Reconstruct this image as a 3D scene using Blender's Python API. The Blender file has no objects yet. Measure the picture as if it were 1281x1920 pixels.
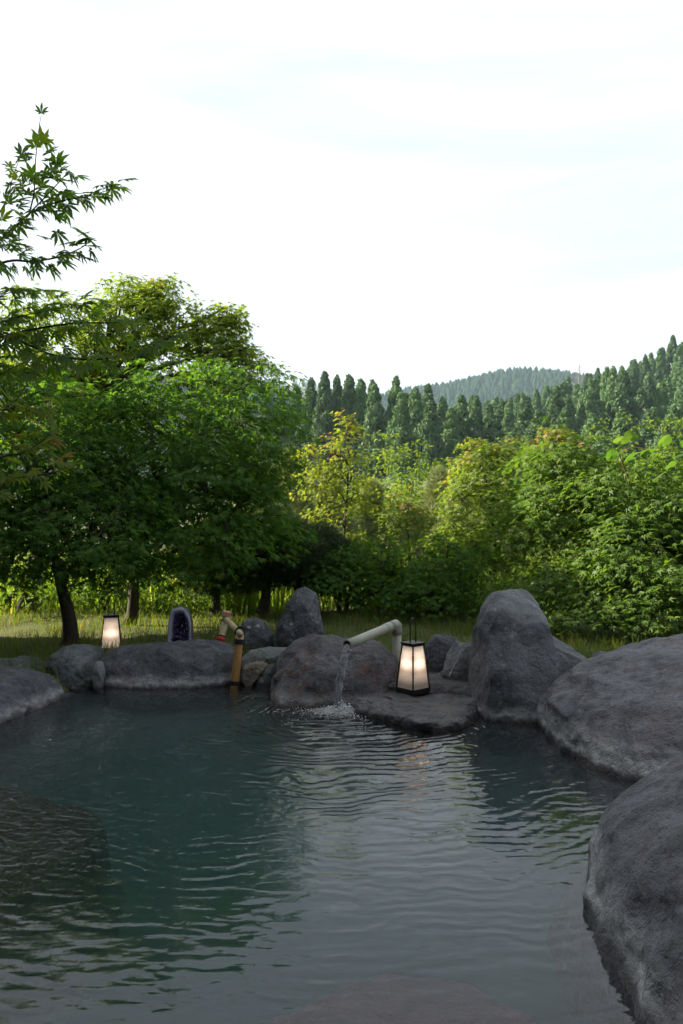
import bpy, bmesh, math, random
import numpy as np
from mathutils import Vector, Matrix, noise as mnoise
R = math.radians
random.seed(7)
rng = np.random.default_rng(7)
sc = bpy.context.scene
C = sc.collection

# ------------------------------------------------------------------ camera
CAM_H = 1.36
cam_d = bpy.data.cameras.new('camera'); cam = bpy.data.objects.new('camera', cam_d); C.objects.link(cam)
cam.location = (0, 0, CAM_H); cam.rotation_euler = (R(90), 0, 0)
cam_d.sensor_fit = 'VERTICAL'; cam_d.sensor_height = 36; cam_d.lens = 28
cam_d.clip_start = 0.05; cam_d.clip_end = 9000
sc.camera = cam
FPX = 28 / 36 * 1920
def at(x, y, d):                      # photograph pixel at distance d -> world point
    return np.array([(x - 640.5) / FPX * d, d, CAM_H - (y - 960) / FPX * d])
def on(x, y, z=0.0):                  # photograph pixel on the level z
    return at(x, y, (CAM_H - z) * FPX / (y - 960))

# ------------------------------------------------------------------ world, sun, exposure
SUN_EL, SUN_AZ = 32.0, -80.0          # azimuth clockwise from +Y
w = bpy.data.worlds.new('World'); sc.world = w; w.use_nodes = True
nt = w.node_tree; N = nt.nodes; L = nt.links; N.clear()
out = N.new('ShaderNodeOutputWorld'); bg = N.new('ShaderNodeBackground'); bg.inputs[1].default_value = 0.05
sky = N.new('ShaderNodeTexSky'); sky.sky_type = 'NISHITA'; sky.sun_disc = False
sky.sun_elevation = R(SUN_EL); sky.sun_rotation = R(SUN_AZ)
sky.air_density = 1.0; sky.dust_density = 1.6; sky.ozone_density = 1.0
tc = N.new('ShaderNodeTexCoord')
mp = N.new('ShaderNodeMapping'); mp.inputs['Scale'].default_value = (1.2, 1.2, 8.0); mp.inputs['Rotation'].default_value = (R(8), R(6), 0); mp.inputs['Location'].default_value = (3, 0, 0)
no = N.new('ShaderNodeTexNoise'); no.inputs['Scale'].default_value = 1.5; no.inputs['Detail'].default_value = 9; no.inputs['Roughness'].default_value = .55; no.inputs['Distortion'].default_value = .8
mr = N.new('ShaderNodeMapRange'); mr.inputs[1].default_value = .25; mr.inputs[2].default_value = .75; mr.inputs[3].default_value = .58; mr.inputs[4].default_value = .97
mx = N.new('ShaderNodeMix'); mx.data_type = 'RGBA'; mx.inputs['B'].default_value = (6.1, 6.15, 6.35, 1)   # thin high cirrus veil
L.new(tc.outputs['Generated'], mp.inputs[0]); L.new(mp.outputs[0], no.inputs['Vector']); L.new(no.outputs[0], mr.inputs[0])
L.new(mr.outputs[0], mx.inputs['Factor']); L.new(sky.outputs[0], mx.inputs['A']); L.new(mx.outputs['Result'], bg.inputs[0]); L.new(bg.outputs[0], out.inputs[0])

a, e = R(SUN_AZ), R(SUN_EL)
SUN_DIR = Vector((math.sin(a) * math.cos(e), math.cos(a) * math.cos(e), math.sin(e)))
sl = bpy.data.lights.new('sun', 'SUN'); sl.energy = 5.0; sl.angle = R(.53); sl.color = (1, .86, .66)
so = bpy.data.objects.new('sun', sl); C.objects.link(so); so.rotation_euler = SUN_DIR.to_track_quat('Z', 'Y').to_euler()
so.location = (-30, 12, 20)
vs = sc.view_settings; vs.view_transform = 'Standard'; vs.look = 'None'; vs.gamma = 1; vs.use_curve_mapping = False
vs.exposure = 1.95
cy = sc.cycles; cy.use_denoising = True; cy.max_bounces = 8; cy.transparent_max_bounces = 12
cy.volume_bounces = 1; cy.diffuse_bounces = 3; cy.glossy_bounces = 3; cy.transmission_bounces = 4
cy.caustics_reflective = False; cy.caustics_refractive = False; cy.sample_clamp_indirect = 6

# ------------------------------------------------------------------ helpers
def tag(o, label=None, cat=None, group=None, kind=None):
    if label: o['label'] = label
    if cat: o['category'] = cat
    if group: o['group'] = group
    if kind: o['kind'] = kind
    return o
def empty(name, loc=(0, 0, 0), rz=0.0):
    o = bpy.data.objects.new(name, None); C.objects.link(o); o.location = loc; o.rotation_euler = (0, 0, rz)
    o.empty_display_size = .1
    return o
def mesh_obj(name, me, mat=None, parent=None):
    o = bpy.data.objects.new(name, me); C.objects.link(o)
    if mat and not me.materials: me.materials.append(mat)
    if parent: o.parent = parent
    return o
def np_mesh(name, V, F, attrs=None, smooth=False):
    """V (n,3), F (m,k) all the same k"""
    V = np.asarray(V, np.float32); F = np.asarray(F, np.int32)
    me = bpy.data.meshes.new(name)
    me.vertices.add(len(V)); me.vertices.foreach_set('co', V.ravel())
    k = F.shape[1]
    me.loops.add(F.size); me.loops.foreach_set('vertex_index', F.ravel())
    me.polygons.add(len(F)); me.polygons.foreach_set('loop_start', np.arange(0, F.size, k, dtype=np.int32))
    if smooth: me.polygons.foreach_set('use_smooth', np.ones(len(F), bool))
    for n, arr in (attrs or {}).items():
        at_ = me.attributes.new(n, 'FLOAT', 'POINT'); at_.data.foreach_set('value', np.asarray(arr, np.float32))
    me.update(calc_edges=True); me.validate()
    return me
def unit(v): return v / (np.linalg.norm(v, axis=-1, keepdims=True) + 1e-9)
class MB:
    def __init__(s): s.v = []; s.f = []; s.sm = []
    def add(s, vs_, fs, smooth=True):
        b = len(s.v); s.v += [tuple(map(float, p)) for p in vs_]; s.f += [tuple(i + b for i in f) for f in fs]; s.sm += [smooth] * len(fs)
    def box(s, c, h, rot=None):
        c = Vector(c); vs_ = []
        for x in (-1, 1):
            for y in (-1, 1):
                for z in (-1, 1):
                    p = Vector((x * h[0], y * h[1], z * h[2]))
                    vs_.append(c + (rot @ p if rot else p))
        s.add(vs_, [(0, 1, 3, 2), (4, 6, 7, 5), (0, 4, 5, 1), (2, 3, 7, 6), (0, 2, 6, 4), (1, 5, 7, 3)], False)
    def tube(s, pts, rad, n=8, caps=True):
        pts = [Vector(p) for p in pts]; rad = rad if hasattr(rad, '__len__') else [rad] * len(pts)
        vs_ = []; up = None
        for i, p in enumerate(pts):
            t = (pts[min(i + 1, len(pts) - 1)] - pts[max(i - 1, 0)]).normalized()
            if up is None: up = t.orthogonal().normalized()
            up = (up - t * up.dot(t)); up = up.normalized() if up.length > 1e-6 else t.orthogonal().normalized()
            sd = t.cross(up)
            for k in range(n):
                an = 2 * math.pi * k / n
                vs_.append(p + (up * math.cos(an) + sd * math.sin(an)) * rad[i])
        fs = []
        for i in range(len(pts) - 1):
            for k in range(n):
                k2 = (k + 1) % n
                fs.append((i * n + k, i * n + k2, (i + 1) * n + k2, (i + 1) * n + k))
        if caps:
            fs.append(tuple(range(n))[::-1]); fs.append(tuple((len(pts) - 1) * n + k for k in range(n)))
        s.add(vs_, fs)
    def build(s, name, mat, parent=None):
        me = bpy.data.meshes.new(name); me.from_pydata(s.v, [], s.f); me.polygons.foreach_set('use_smooth', s.sm); me.update()
        return mesh_obj(name, me, mat, parent)

# ------------------------------------------------------------------ materials
def mat_new(name):
    m = bpy.data.materials.new(name); m.use_nodes = True; n = m.node_tree.nodes; n.clear()
    o = n.new('ShaderNodeOutputMaterial'); return m, n, m.node_tree.links, o
def nd(n, t, **kw):
    x = n.new(t)
    for k, v in kw.items():
        if hasattr(x, k): setattr(x, k, v)
    return x
def noise_n(n, l, vec, scale, detail=4, rough=.55, dist=0.0):
    x = n.new('ShaderNodeTexNoise'); x.inputs['Scale'].default_value = scale; x.inputs['Detail'].default_value = detail
    x.inputs['Roughness'].default_value = rough; x.inputs['Distortion'].default_value = dist
    if vec: l.new(vec, x.inputs['Vector'])
    return x.outputs[0]
def ramp(n, l, fac, stops, interp='LINEAR'):
    x = n.new('ShaderNodeValToRGB'); x.color_ramp.interpolation = interp; el = x.color_ramp.elements
    while len(el) < len(stops): el.new(.5)
    for e_, (p, c) in zip(el, stops):
        e_.position = p; e_.color = (c, c, c, 1) if not hasattr(c, '__len__') else (*c, 1)
    l.new(fac, x.inputs[0]); return x.outputs[0]
def mixc(n, l, fac, a_, b_, mode='MIX'):
    x = n.new('ShaderNodeMix'); x.data_type = 'RGBA'; x.blend_type = mode
    for s_, v in (('Factor', fac), ('A', a_), ('B', b_)):
        if isinstance(v, (int, float)): x.inputs[s_].default_value = v
        elif hasattr(v, '__len__'): x.inputs[s_].default_value = (*v, 1)
        else: l.new(v, x.inputs[s_])
    return x.outputs['Result']
def mth(n, l, op, a_, b_=None, clamp=False):
    x = n.new('ShaderNodeMath'); x.operation = op; x.use_clamp = clamp
    for i, v in enumerate((a_, b_)):
        if v is None: continue
        if isinstance(v, (int, float)): x.inputs[i].default_value = v
        else: l.new(v, x.inputs[i])
    return x.outputs[0]
def bump(n, l, h, strength, dist, prev=None):
    x = n.new('ShaderNodeBump'); x.inputs['Strength'].default_value = strength; x.inputs['Distance'].default_value = dist
    l.new(h, x.inputs['Height'])
    if prev: l.new(prev, x.inputs['Normal'])
    return x.outputs[0]
def plain(name, col, rough=.6, metal=0.0, spec=.5, var=.25, scale=20, bmp=.0):
    m, n, l, o = mat_new(name); p = n.new('ShaderNodeBsdfPrincipled')
    t = n.new('ShaderNodeTexCoord').outputs['Object']
    f = noise_n(n, l, t, scale, 5)
    c = mixc(n, l, f, [x * (1 - var) for x in col], [min(1, x * (1 + var)) for x in col])
    l.new(c, p.inputs['Base Color']); p.inputs['Roughness'].default_value = rough; p.inputs['Metallic'].default_value = metal
    p.inputs['Specular IOR Level'].default_value = spec
    if bmp: l.new(bump(n, l, f, bmp, .01), p.inputs['Normal'])
    l.new(p.outputs[0], o.inputs[0]); return m

def rock_mat(name, c1, c2, crust=.5, lichen=.3, rust=0.0, speck=.3, lichc=(.34, .36, .36), crust_h=.05):
    m, n, l, o = mat_new(name); p = n.new('ShaderNodeBsdfPrincipled'); c1 = [q * k for q, k in zip(c1, (.66, .70, .78))]; c2 = [q * k for q, k in zip(c2, (.72, .76, .83))]
    g = n.new('ShaderNodeNewGeometry'); pos = g.outputs['Position']
    big = noise_n(n, l, pos, 2.6, 5, .55, .6); mid = noise_n(n, l, pos, 11, 6, .62, .3); fine = noise_n(n, l, pos, 62, 5, .75)
    base = mixc(n, l, ramp(n, l, big, [(.32, 0), (.68, 1)]), c1, c2)
    base = mixc(n, l, ramp(n, l, mid, [(.34, 0), (.66, 1)]), base, mixc(n, l, .5, base, (.125, .135, .15)))
    stain = ramp(n, l, noise_n(n, l, pos, 4.2, 7, .68, 1.2), [(.50, 0), (.60, 1)])
    base = mixc(n, l, mth(n, l, 'MULTIPLY', stain, .5), base, (.022, .023, .027))
    pale = ramp(n, l, noise_n(n, l, pos, 6.3, 7, .72, .8), [(.55, 0), (.70, 1)])
    base = mixc(n, l, mth(n, l, 'MULTIPLY', pale, .55), base, (.20, .208, .215))
    if rust:
        r_ = ramp(n, l, noise_n(n, l, pos, 3.7, 6, .6, 1.0), [(.52, 0), (.68, 1)])
        base = mixc(n, l, mth(n, l, 'MULTIPLY', r_, rust), base, (.17, .085, .052))
    # crystal specks of the stone
    base = mixc(n, l, mth(n, l, 'MULTIPLY', ramp(n, l, fine, [(.53, 0), (.63, 1)]), mth(n, l, 'MULTIPLY', ramp(n, l, big, [(.35, .15), (.65, 1)]), speck)), base, (.27, .275, .28))
    base = mixc(n, l, mth(n, l, 'MULTIPLY', ramp(n, l, fine, [(.36, 1), (.46, 0)]), mth(n, l, 'MULTIPLY', ramp(n, l, mid, [(.35, 1), (.6, .2)]), .75)), base, (.014, .0135, .015))
    # lichen blotches
    lv = n.new('ShaderNodeTexVoronoi'); lv.inputs['Scale'].default_value = 17; lv.feature = 'F1'
    wv = n.new('ShaderNodeVectorMath'); wv.operation = 'ADD'; l.new(pos, wv.inputs[0])
    nv = n.new('ShaderNodeTexNoise'); nv.inputs['Scale'].default_value = 30; nv.inputs['Detail'].default_value = 3; l.new(pos, nv.inputs['Vector'])
    sv = n.new('ShaderNodeVectorMath'); sv.operation = 'SCALE'; sv.inputs['Scale'].default_value = .05; l.new(nv.outputs['Color'], sv.inputs[0]); l.new(sv.outputs[0], wv.inputs[1])
    l.new(wv.outputs[0], lv.inputs['Vector'])
    spots = ramp(n, l, lv.outputs['Distance'], [(.16, 1), (.34, 0)])
    patch = ramp(n, l, noise_n(n, l, pos, 5.5, 5, .6), [(.47, 0), (.62, 1)])
    lf = mth(n, l, 'MULTIPLY', mth(n, l, 'MULTIPLY', spots, patch), lichen)
    base = mixc(n, l, lf, base, lichc)
    # thin moss film on the shoulders, hairline cracks
    nz = n.new('ShaderNodeSeparateXYZ'); l.new(g.outputs['Normal'], nz.inputs[0])
    moss = mth(n, l, 'MULTIPLY', ramp(n, l, nz.outputs[2], [(.35, 0), (.8, 1)]), ramp(n, l, noise_n(n, l, pos, 7.5, 7, .7, .6), [(.50, 0), (.64, 1)]))
    base = mixc(n, l, mth(n, l, 'MULTIPLY', moss, .45), base, (.050, .058, .036))
    cv = n.new('ShaderNodeTexVoronoi'); cv.feature = 'DISTANCE_TO_EDGE'; cv.inputs['Scale'].default_value = 2.3
    wn = n.new('ShaderNodeTexNoise'); wn.inputs['Scale'].default_value = 5; wn.inputs['Detail'].default_value = 6; l.new(pos, wn.inputs['Vector'])
    wm = n.new('ShaderNodeVectorMath'); wm.operation = 'MULTIPLY_ADD'; wm.inputs[1].default_value = (.5, .5, .5); l.new(wn.outputs['Color'], wm.inputs[0]); l.new(pos, wm.inputs[2]); l.new(wm.outputs[0], cv.inputs['Vector'])
    crack = mth(n, l, 'MULTIPLY', ramp(n, l, cv.outputs['Distance'], [(.003, 1), (.011, 0)]), ramp(n, l, noise_n(n, l, pos, 3.1, 3), [(.5, 0), (.58, 1)]))
    base = mixc(n, l, mth(n, l, 'MULTIPLY', crack, .4), base, (.012, .012, .013))
    # mineral crust left by the hot water along the waterline, wet darker stone just under it
    z = n.new('ShaderNodeSeparateXYZ'); l.new(pos, z.inputs[0])
    zz = mth(n, l, 'ADD', z.outputs[2], mth(n, l, 'MULTIPLY', mth(n, l, 'SUBTRACT', noise_n(n, l, pos, 9, 5, .65), .5), .09))
    cr = ramp(n, l, mth(n, l, 'DIVIDE', zz, crust_h * 2), [(.1, 0), (.32, 1), (.6, .6), (1, 0)])
    cr = mth(n, l, 'MULTIPLY', cr, ramp(n, l, noise_n(n, l, pos, 26, 5, .7), [(.3, .25), (.6, 1)]))
    base = mixc(n, l, mth(n, l, 'MULTIPLY', cr, crust), base, (.56, .57, .57))
    wet = ramp(n, l, mth(n, l, 'DIVIDE', zz, .06), [(0, 1), (.5, .8), (.75, 0)])
    base = mixc(n, l, mth(n, l, 'MULTIPLY', wet, .85), base, mixc(n, l, .65, base, (.03, .018, .020)))
    l.new(base, p.inputs['Base Color'])
    rg = mixc(n, l, wet, (.78, .78, .78), (.25, .25, .25)); l.new(rg, p.inputs['Roughness'])
    p.inputs['Specular IOR Level'].default_value = .35
    pv = n.new('ShaderNodeTexVoronoi'); pv.inputs['Scale'].default_value = 34; l.new(wv.outputs[0], pv.inputs['Vector'])
    pits = ramp(n, l, pv.outputs['Distance'], [(.08, 0), (.3, 1)])
    b0 = bump(n, l, mth(n, l, 'SUBTRACT', 1.0, crack), .5, .012); b1 = bump(n, l, mid, .8, .045, b0); b2 = bump(n, l, fine, .8, .009, b1); b3 = bump(n, l, pits, .45, .007, b2)
    l.new(b3, p.inputs['Normal']); l.new(p.outputs[0], o.inputs[0]); return m

def leaf_mat(name, ca, cb, tip=(.30, .11, .06), trans=.5, gloss=.022):
    m, n, l, o = mat_new(name)
    r_ = n.new('ShaderNodeAttribute'); r_.attribute_name = 'rnd'; t_ = n.new('ShaderNodeAttribute'); t_.attribute_name = 'tip'
    col = mixc(n, l, r_.outputs['Fac'], ca, cb); col = mixc(n, l, t_.outputs['Fac'], col, tip)
    d = n.new('ShaderNodeBsdfDiffuse'); l.new(col, d.inputs[0])
    tr = n.new('ShaderNodeBsdfTranslucent'); l.new(mixc(n, l, 1.0, col, (1.9, 1.75, .75), 'MULTIPLY'), tr.inputs[0])
    m1 = n.new('ShaderNodeMixShader'); m1.inputs[0].default_value = trans; l.new(d.outputs[0], m1.inputs[1]); l.new(tr.outputs[0], m1.inputs[2])
    gl = n.new('ShaderNodeBsdfGlossy'); gl.inputs['Roughness'].default_value = .6; gl.inputs[0].default_value = (.9, .95, .9, 1)
    m2 = n.new('ShaderNodeMixShader'); m2.inputs[0].default_value = gloss; l.new(m1.outputs[0], m2.inputs[1]); l.new(gl.outputs[0], m2.inputs[2])
    l.new(m2.outputs[0], o.inputs[0]); return m

def near_leaf_mat(name, ca, cb, tip):
    m, n, l, o = mat_new(name); oi = n.new('ShaderNodeObjectInfo'); g = n.new('ShaderNodeTexCoord').outputs['Object']
    col = mixc(n, l, oi.outputs['Random'], ca, cb); col = mixc(n, l, ramp(n, l, oi.outputs['Random'], [(.80, 0), (.95, 1)]), col, tip)
    col = mixc(n, l, mth(n, l, 'MULTIPLY', noise_n(n, l, g, 3, 3), .5), col, [q * .6 for q in ca])
    d = n.new('ShaderNodeBsdfDiffuse'); l.new(col, d.inputs[0]); tr = n.new('ShaderNodeBsdfTranslucent'); l.new(mixc(n, l, 1.0, col, (3.0, 2.7, .9), 'MULTIPLY'), tr.inputs[0])
    x = n.new('ShaderNodeMixShader'); x.inputs[0].default_value = .5; l.new(d.outputs[0], x.inputs[1]); l.new(tr.outputs[0], x.inputs[2])
    gl = n.new('ShaderNodeBsdfGlossy'); gl.inputs['Roughness'].default_value = .6; y = n.new('ShaderNodeMixShader'); y.inputs[0].default_value = .03; l.new(x.outputs[0], y.inputs[1]); l.new(gl.outputs[0], y.inputs[2]); l.new(y.outputs[0], o.inputs[0]); return m

M = {}
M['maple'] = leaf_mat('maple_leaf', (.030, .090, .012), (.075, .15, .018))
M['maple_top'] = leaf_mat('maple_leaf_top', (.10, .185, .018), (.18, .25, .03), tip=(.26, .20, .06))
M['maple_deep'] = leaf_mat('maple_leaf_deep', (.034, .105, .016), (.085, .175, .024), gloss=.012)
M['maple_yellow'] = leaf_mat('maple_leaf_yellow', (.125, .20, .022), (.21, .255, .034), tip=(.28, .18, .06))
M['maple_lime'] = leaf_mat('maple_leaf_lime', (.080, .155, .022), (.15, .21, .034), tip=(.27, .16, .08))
M['near_leaf'] = leaf_mat('near_maple_leaf', (.030, .095, .022), (.080, .17, .03), tip=(.30, .17, .04))
M['red_leaf'] = leaf_mat('red_maple_leaf', (.42, .05, .02), (.5, .09, .03))
M['needle'] = leaf_mat('pine_needle', (.018, .045, .018), (.045, .08, .03), tip=(.16, .2, .08), trans=.15)
M['needle_pale'] = leaf_mat('pale_pine_needle', (.10, .15, .065), (.18, .22, .10), tip=(.24, .26, .13), trans=.2)
M['cedar'] = leaf_mat('cedar_foliage', (.030, .080, .027), (.062, .120, .038), trans=.12, gloss=.02)
_m = M['cedar']; _n = _m.node_tree.nodes; _l = _m.node_tree.links
_oi = _n.new('ShaderNodeObjectInfo'); _r = ramp(_n, _l, _oi.outputs['Random'], [(0, (.62, .66, .62)), (.5, (1.0, 1.0, .95)), (1, (1.38, 1.3, 1.1))])
for _lk in [q for q in _l if q.from_node.type == 'MIX' and q.to_node.type in ('BSDF_DIFFUSE',)]:
    _src = _lk.from_socket; _dst = _lk.to_socket; _l.new(mixc(_n, _l, 1.0, _src, _r, 'MULTIPLY'), _dst)
M['far'] = leaf_mat('far_forest', (.014, .034, .022), (.026, .050, .030), trans=.1, gloss=.0)
M['bush'] = leaf_mat('bush_leaf', (.06, .12, .025), (.12, .18, .04), gloss=.0)
M['maple_mid'] = leaf_mat('maple_leaf_mid', (.050, .120, .015), (.102, .178, .022), tip=(.27, .16, .08))
M['lawn'] = leaf_mat('lawn_blade', (.05, .11, .012), (.11, .15, .02), tip=(.2, .16, .05))
M['meadow'] = leaf_mat('meadow_blade', (.075, .16, .018), (.14, .22, .028), tip=(.3, .3, .1))
M['bark'] = plain('bark', (.045, .038, .032), .9, var=.5, scale=30, bmp=.6)
M['cedar_bark'] = plain('cedar_bark', (.20, .165, .14), .9, var=.3, scale=3)
M['twig'] = plain('twig', (.10, .045, .03), .6, var=.3)
M['black'] = plain('black_metal', (.012, .012, .013), .45, var=.2)
M['cord'] = plain('black_cord', (.01, .009, .009), .8, var=.3, scale=200, bmp=.4)

# ------------------------------------------------------------------ the ground, the pool, the water
POOL_C = np.array([0.05, 3.4])
pool_pts = [(-2.05, 5.55), (-1.85, 6.2), (-1.4, 6.35), (-.9, 6.5), (-.6, 6.3), (-.3, 5.85), (0, 5.62), (.3, 5.5), (.75, 5.35), (1.2, 5.4), (1.45, 5.3), (1.5, 4.7),
            (1.55, 4.1), (1.45, 3.4), (1.25, 2.6), (1.2, 1.8), (1.1, 1.0), (.5, .45), (-.5, .35), (-1.6, .6), (-2.4, 1.4), (-2.65, 2.6), (-2.6, 3.8), (-2.35, 4.9)]
pa = np.array([math.atan2(y - POOL_C[1], x - POOL_C[0]) for x, y in pool_pts]); pr = np.array([math.hypot(x - POOL_C[0], y - POOL_C[1]) for x, y in pool_pts])
oo = np.argsort(pa); pa = pa[oo]; pr = pr[oo]
def pool_R(th):
    th = (np.asarray(th) + math.pi) % (2 * math.pi) - math.pi
    return np.interp(th, np.r_[pa[-1] - 2 * math.pi, pa, pa[0] + 2 * math.pi], np.r_[pr[-1], pr, pr[0]])
def sstep(x, a_, b_):
    t = np.clip((np.asarray(x, float) - a_) / (b_ - a_), 0, 1); return t * t * (3 - 2 * t)
def terrain(x, y):
    x = np.asarray(x, float); y = np.asarray(y, float)
    z = .10 + .03 * np.sin(x * 1.7 + 1) * np.cos(y * 1.3)
    z = z - .5 * sstep(y, 13, 30)
    rise = np.interp(x, [-60, 0, 25, 50, 75, 110, 260], [3, 6, 12, 18, 26, 38, 60])
    z = z + rise * sstep(y, 112, 240) + .8 * sstep(y, 60, 110)
    return z
def edge_drop(x, y):
    th = np.arctan2(y - POOL_C[1], x - POOL_C[0]); return np.hypot(x - POOL_C[0], y - POOL_C[1]) - pool_R(th)
def gz(x, y):
    q = edge_drop(np.asarray(x, float), np.asarray(y, float))
    return float(np.asarray(terrain(x, y) - .35 * (1 - sstep(q, 0, .3))))
K = 240
th = np.linspace(-math.pi, math.pi, K, endpoint=False); RR = pool_R(th)
# smooth the edge a little
RR = np.mean([np.roll(RR, k) for k in range(-3, 4)], axis=0)
offs = np.r_[-.02, .1, .2, .3, np.geomspace(.45, 3000, 90)]
V = []
for j, of in enumerate(offs):
    bl = min(1, of / 60)
    rr = RR + of
    x = POOL_C[0] + np.cos(th) * rr; y = POOL_C[1] + np.sin(th) * rr
    z = terrain(x, y) - .35 * (1 - sstep(of, 0, .3))
    z = z + .02 * np.sin(x * 6) * np.sin(y * 5) * (of < 8)
    V.append(np.c_[x, y, z])
V = np.concatenate(V); F = []
for j in range(len(offs) - 1):
    b = j * K + np.arange(K); b2 = j * K + (np.arange(K) + 1) % K
    F.append(np.c_[b, b2, b2 + K, b + K])
m, n, l, o = mat_new('ground'); p = n.new('ShaderNodeBsdfPrincipled'); g = n.new('ShaderNodeNewGeometry').outputs['Position']
f1 = noise_n(n, l, g, .9, 6, .6); f2 = noise_n(n, l, g, 14, 5, .7)
c = mixc(n, l, ramp(n, l, f1, [(.35, 0), (.65, 1)]), (.045, .06, .015), (.085, .095, .025)); c = mixc(n, l, ramp(n, l, f2, [(.45, 0), (.7, .7)]), c, (.05, .038, .022))
l.new(c, p.inputs['Base Color']); p.inputs['Roughness'].default_value = .95; l.new(bump(n, l, f2, .8, .05), p.inputs['Normal']); l.new(p.outputs[0], o.inputs[0])
M['ground'] = m
tag(mesh_obj('ground', np_mesh('ground', V, np.concatenate(F), smooth=True), M['ground']), kind='structure')

# pool floor: a rim shelf, then the basin
M['pool'] = rock_mat('pool_floor', (.060, .085, .085), (.085, .105, .10), crust=0, lichen=0, speck=.1)
fr = np.r_[1.06, 1.0, .95, .9, .87, .83, .78, .7, .6, .45, .3, .15, .0005]
zs = np.r_[-.02, -.14, -.17, -.2, -.26, -.5, -.68, -.74, -.76, -.77, -.78, -.78, -.78]
V = []
for s_, z0 in zip(fr, zs):
    x = POOL_C[0] + np.cos(th) * RR * s_; y = POOL_C[1] + np.sin(th) * RR * s_
    V.append(np.c_[x, y, z0 + .02 * np.sin(7 * x) * np.cos(6 * y + x)])
V = np.concatenate(V); F = []
for j in range(len(fr) - 1):
    b = j * K + np.arange(K); b2 = j * K + (np.arange(K) + 1) % K
    F.append(np.c_[b, b + K, b2 + K, b2])
j = len(fr) - 1
F = np.concatenate(F)
me = np_mesh('pool_floor', V, F, smooth=True)
tag(mesh_obj('pool_floor', me, M['pool']), kind='structure')

# water body: closed, wavy top through the bump of its surface
IMPACT = on(633, 1333)
m, n, l, o = mat_new('spring_water')
g = n.new('ShaderNodeNewGeometry').outputs['Position']
def wave_rings(cx, cy_, lam, reach, amp, inner=.05):
    v = n.new('ShaderNodeVectorMath'); v.operation = 'DISTANCE'; v.inputs[1].default_value = (cx, cy_, 0); l.new(g, v.inputs[0]); r_ = v.outputs['Value']
    wob = mth(n, l, 'MULTIPLY', mth(n, l, 'SUBTRACT', noise_n(n, l, g, 2.2, 3, .5), .5), .45)
    ph = mth(n, l, 'MULTIPLY', mth(n, l, 'ADD', r_, wob), 2 * math.pi / lam)
    s_ = mth(n, l, 'SINE', ph)
    env = mth(n, l, 'DIVIDE', amp, mth(n, l, 'ADD', 1.0, mth(n, l, 'POWER', mth(n, l, 'DIVIDE', r_, reach), 2.5)))
    patch = ramp(n, l, noise_n(n, l, g, 1.7, 3, .6), [(.3, .25), (.65, 1.0)])
    return mth(n, l, 'MULTIPLY', mth(n, l, 'MULTIPLY', s_, env), patch)
h1 = wave_rings(IMPACT[0], IMPACT[1], .080, 1.35, .0037)
h2 = wave_rings(IMPACT[0] - .02, IMPACT[1] + .03, .045, .85, .0016)
h3 = mth(n, l, 'MULTIPLY', mth(n, l, 'SUBTRACT', noise_n(n, l, g, 6.5, 4, .5, .5), .5), .0022)
mpn = n.new('ShaderNodeMapping'); mpn.inputs['Scale'].default_value = (.55, 1.5, 1); mpn.inputs['Rotation'].default_value = (0, 0, R(-6)); l.new(g, mpn.inputs[0])
h4 = mth(n, l, 'MULTIPLY', mth(n, l, 'SUBTRACT', noise_n(n, l, mpn.outputs[0], 9, 2, .45, .2), .5), .0034)
# the fine chop on the side of the overflow, stronger to the west of the pool
sx = n.new('ShaderNodeSeparateXYZ'); l.new(g, sx.inputs[0])
west = ramp(n, l, mth(n, l, 'DIVIDE', mth(n, l, 'SUBTRACT', sx.outputs[0], -2.4), 2.2), [(0, 1), (.55, .6), (1, .12)])
farq = ramp(n, l, mth(n, l, 'DIVIDE', mth(n, l, 'SUBTRACT', sx.outputs[1], 2.6), 2.0), [(0, .12), (.15, .35), (.35, 1)])
west = mth(n, l, 'MULTIPLY', west, farq)
h5 = mth(n, l, 'MULTIPLY', mth(n, l, 'MULTIPLY', mth(n, l, 'SUBTRACT', noise_n(n, l, g, 24, 3, .5, .6), .5), .0095), west)
h = h1
for q in (h2, h3, h4, h5): h = mth(n, l, 'ADD', h, q)
bp = n.new('ShaderNodeBump'); bp.inputs['Strength'].default_value = 1.0; bp.inputs['Distance'].default_value = 1.0; l.new(h, bp.inputs['Height'])
fre = n.new('ShaderNodeFresnel'); fre.inputs['IOR'].default_value = 1.41; l.new(bp.outputs[0], fre.inputs['Normal'])
gl = n.new('ShaderNodeBsdfGlossy'); gl.inputs['Roughness'].default_value = .015; gl.inputs[0].default_value = (1, 1, 1, 1); l.new(bp.outputs[0], gl.inputs['Normal'])
tr = n.new('ShaderNodeBsdfTransparent'); tr.inputs[0].default_value = (.97, .985, .985, 1)
ms = n.new('ShaderNodeMixShader'); l.new(fre.outputs[0], ms.inputs[0]); l.new(tr.outputs[0], ms.inputs[1]); l.new(gl.outputs[0], ms.inputs[2]); l.new(ms.outputs[0], o.inputs['Surface'])
va = n.new('ShaderNodeVolumeAbsorption'); va.inputs['Color'].default_value = (.55, .80, .79, 1); va.inputs['Density'].default_value = 1.7
vsn = n.new('ShaderNodeVolumeScatter'); vsn.inputs['Color'].default_value = (.56, .76, .76, 1); vsn.inputs['Density'].default_value = .36; vsn.inputs['Anisotropy'].default_value = .2
ad = n.new('ShaderNodeAddShader'); l.new(va.outputs[0], ad.inputs[0]); l.new(vsn.outputs[0], ad.inputs[1]); l.new(ad.outputs[0], o.inputs['Volume'])
M['water'] = m
V = []; F = []
x = POOL_C[0] + np.cos(th) * (RR + .04); y = POOL_C[1] + np.sin(th) * (RR + .04)
V = np.r_[np.c_[x, y, 0 * x], np.c_[x, y, 0 * x - 1.3]]
mb = MB(); i = list(range(K))
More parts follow.
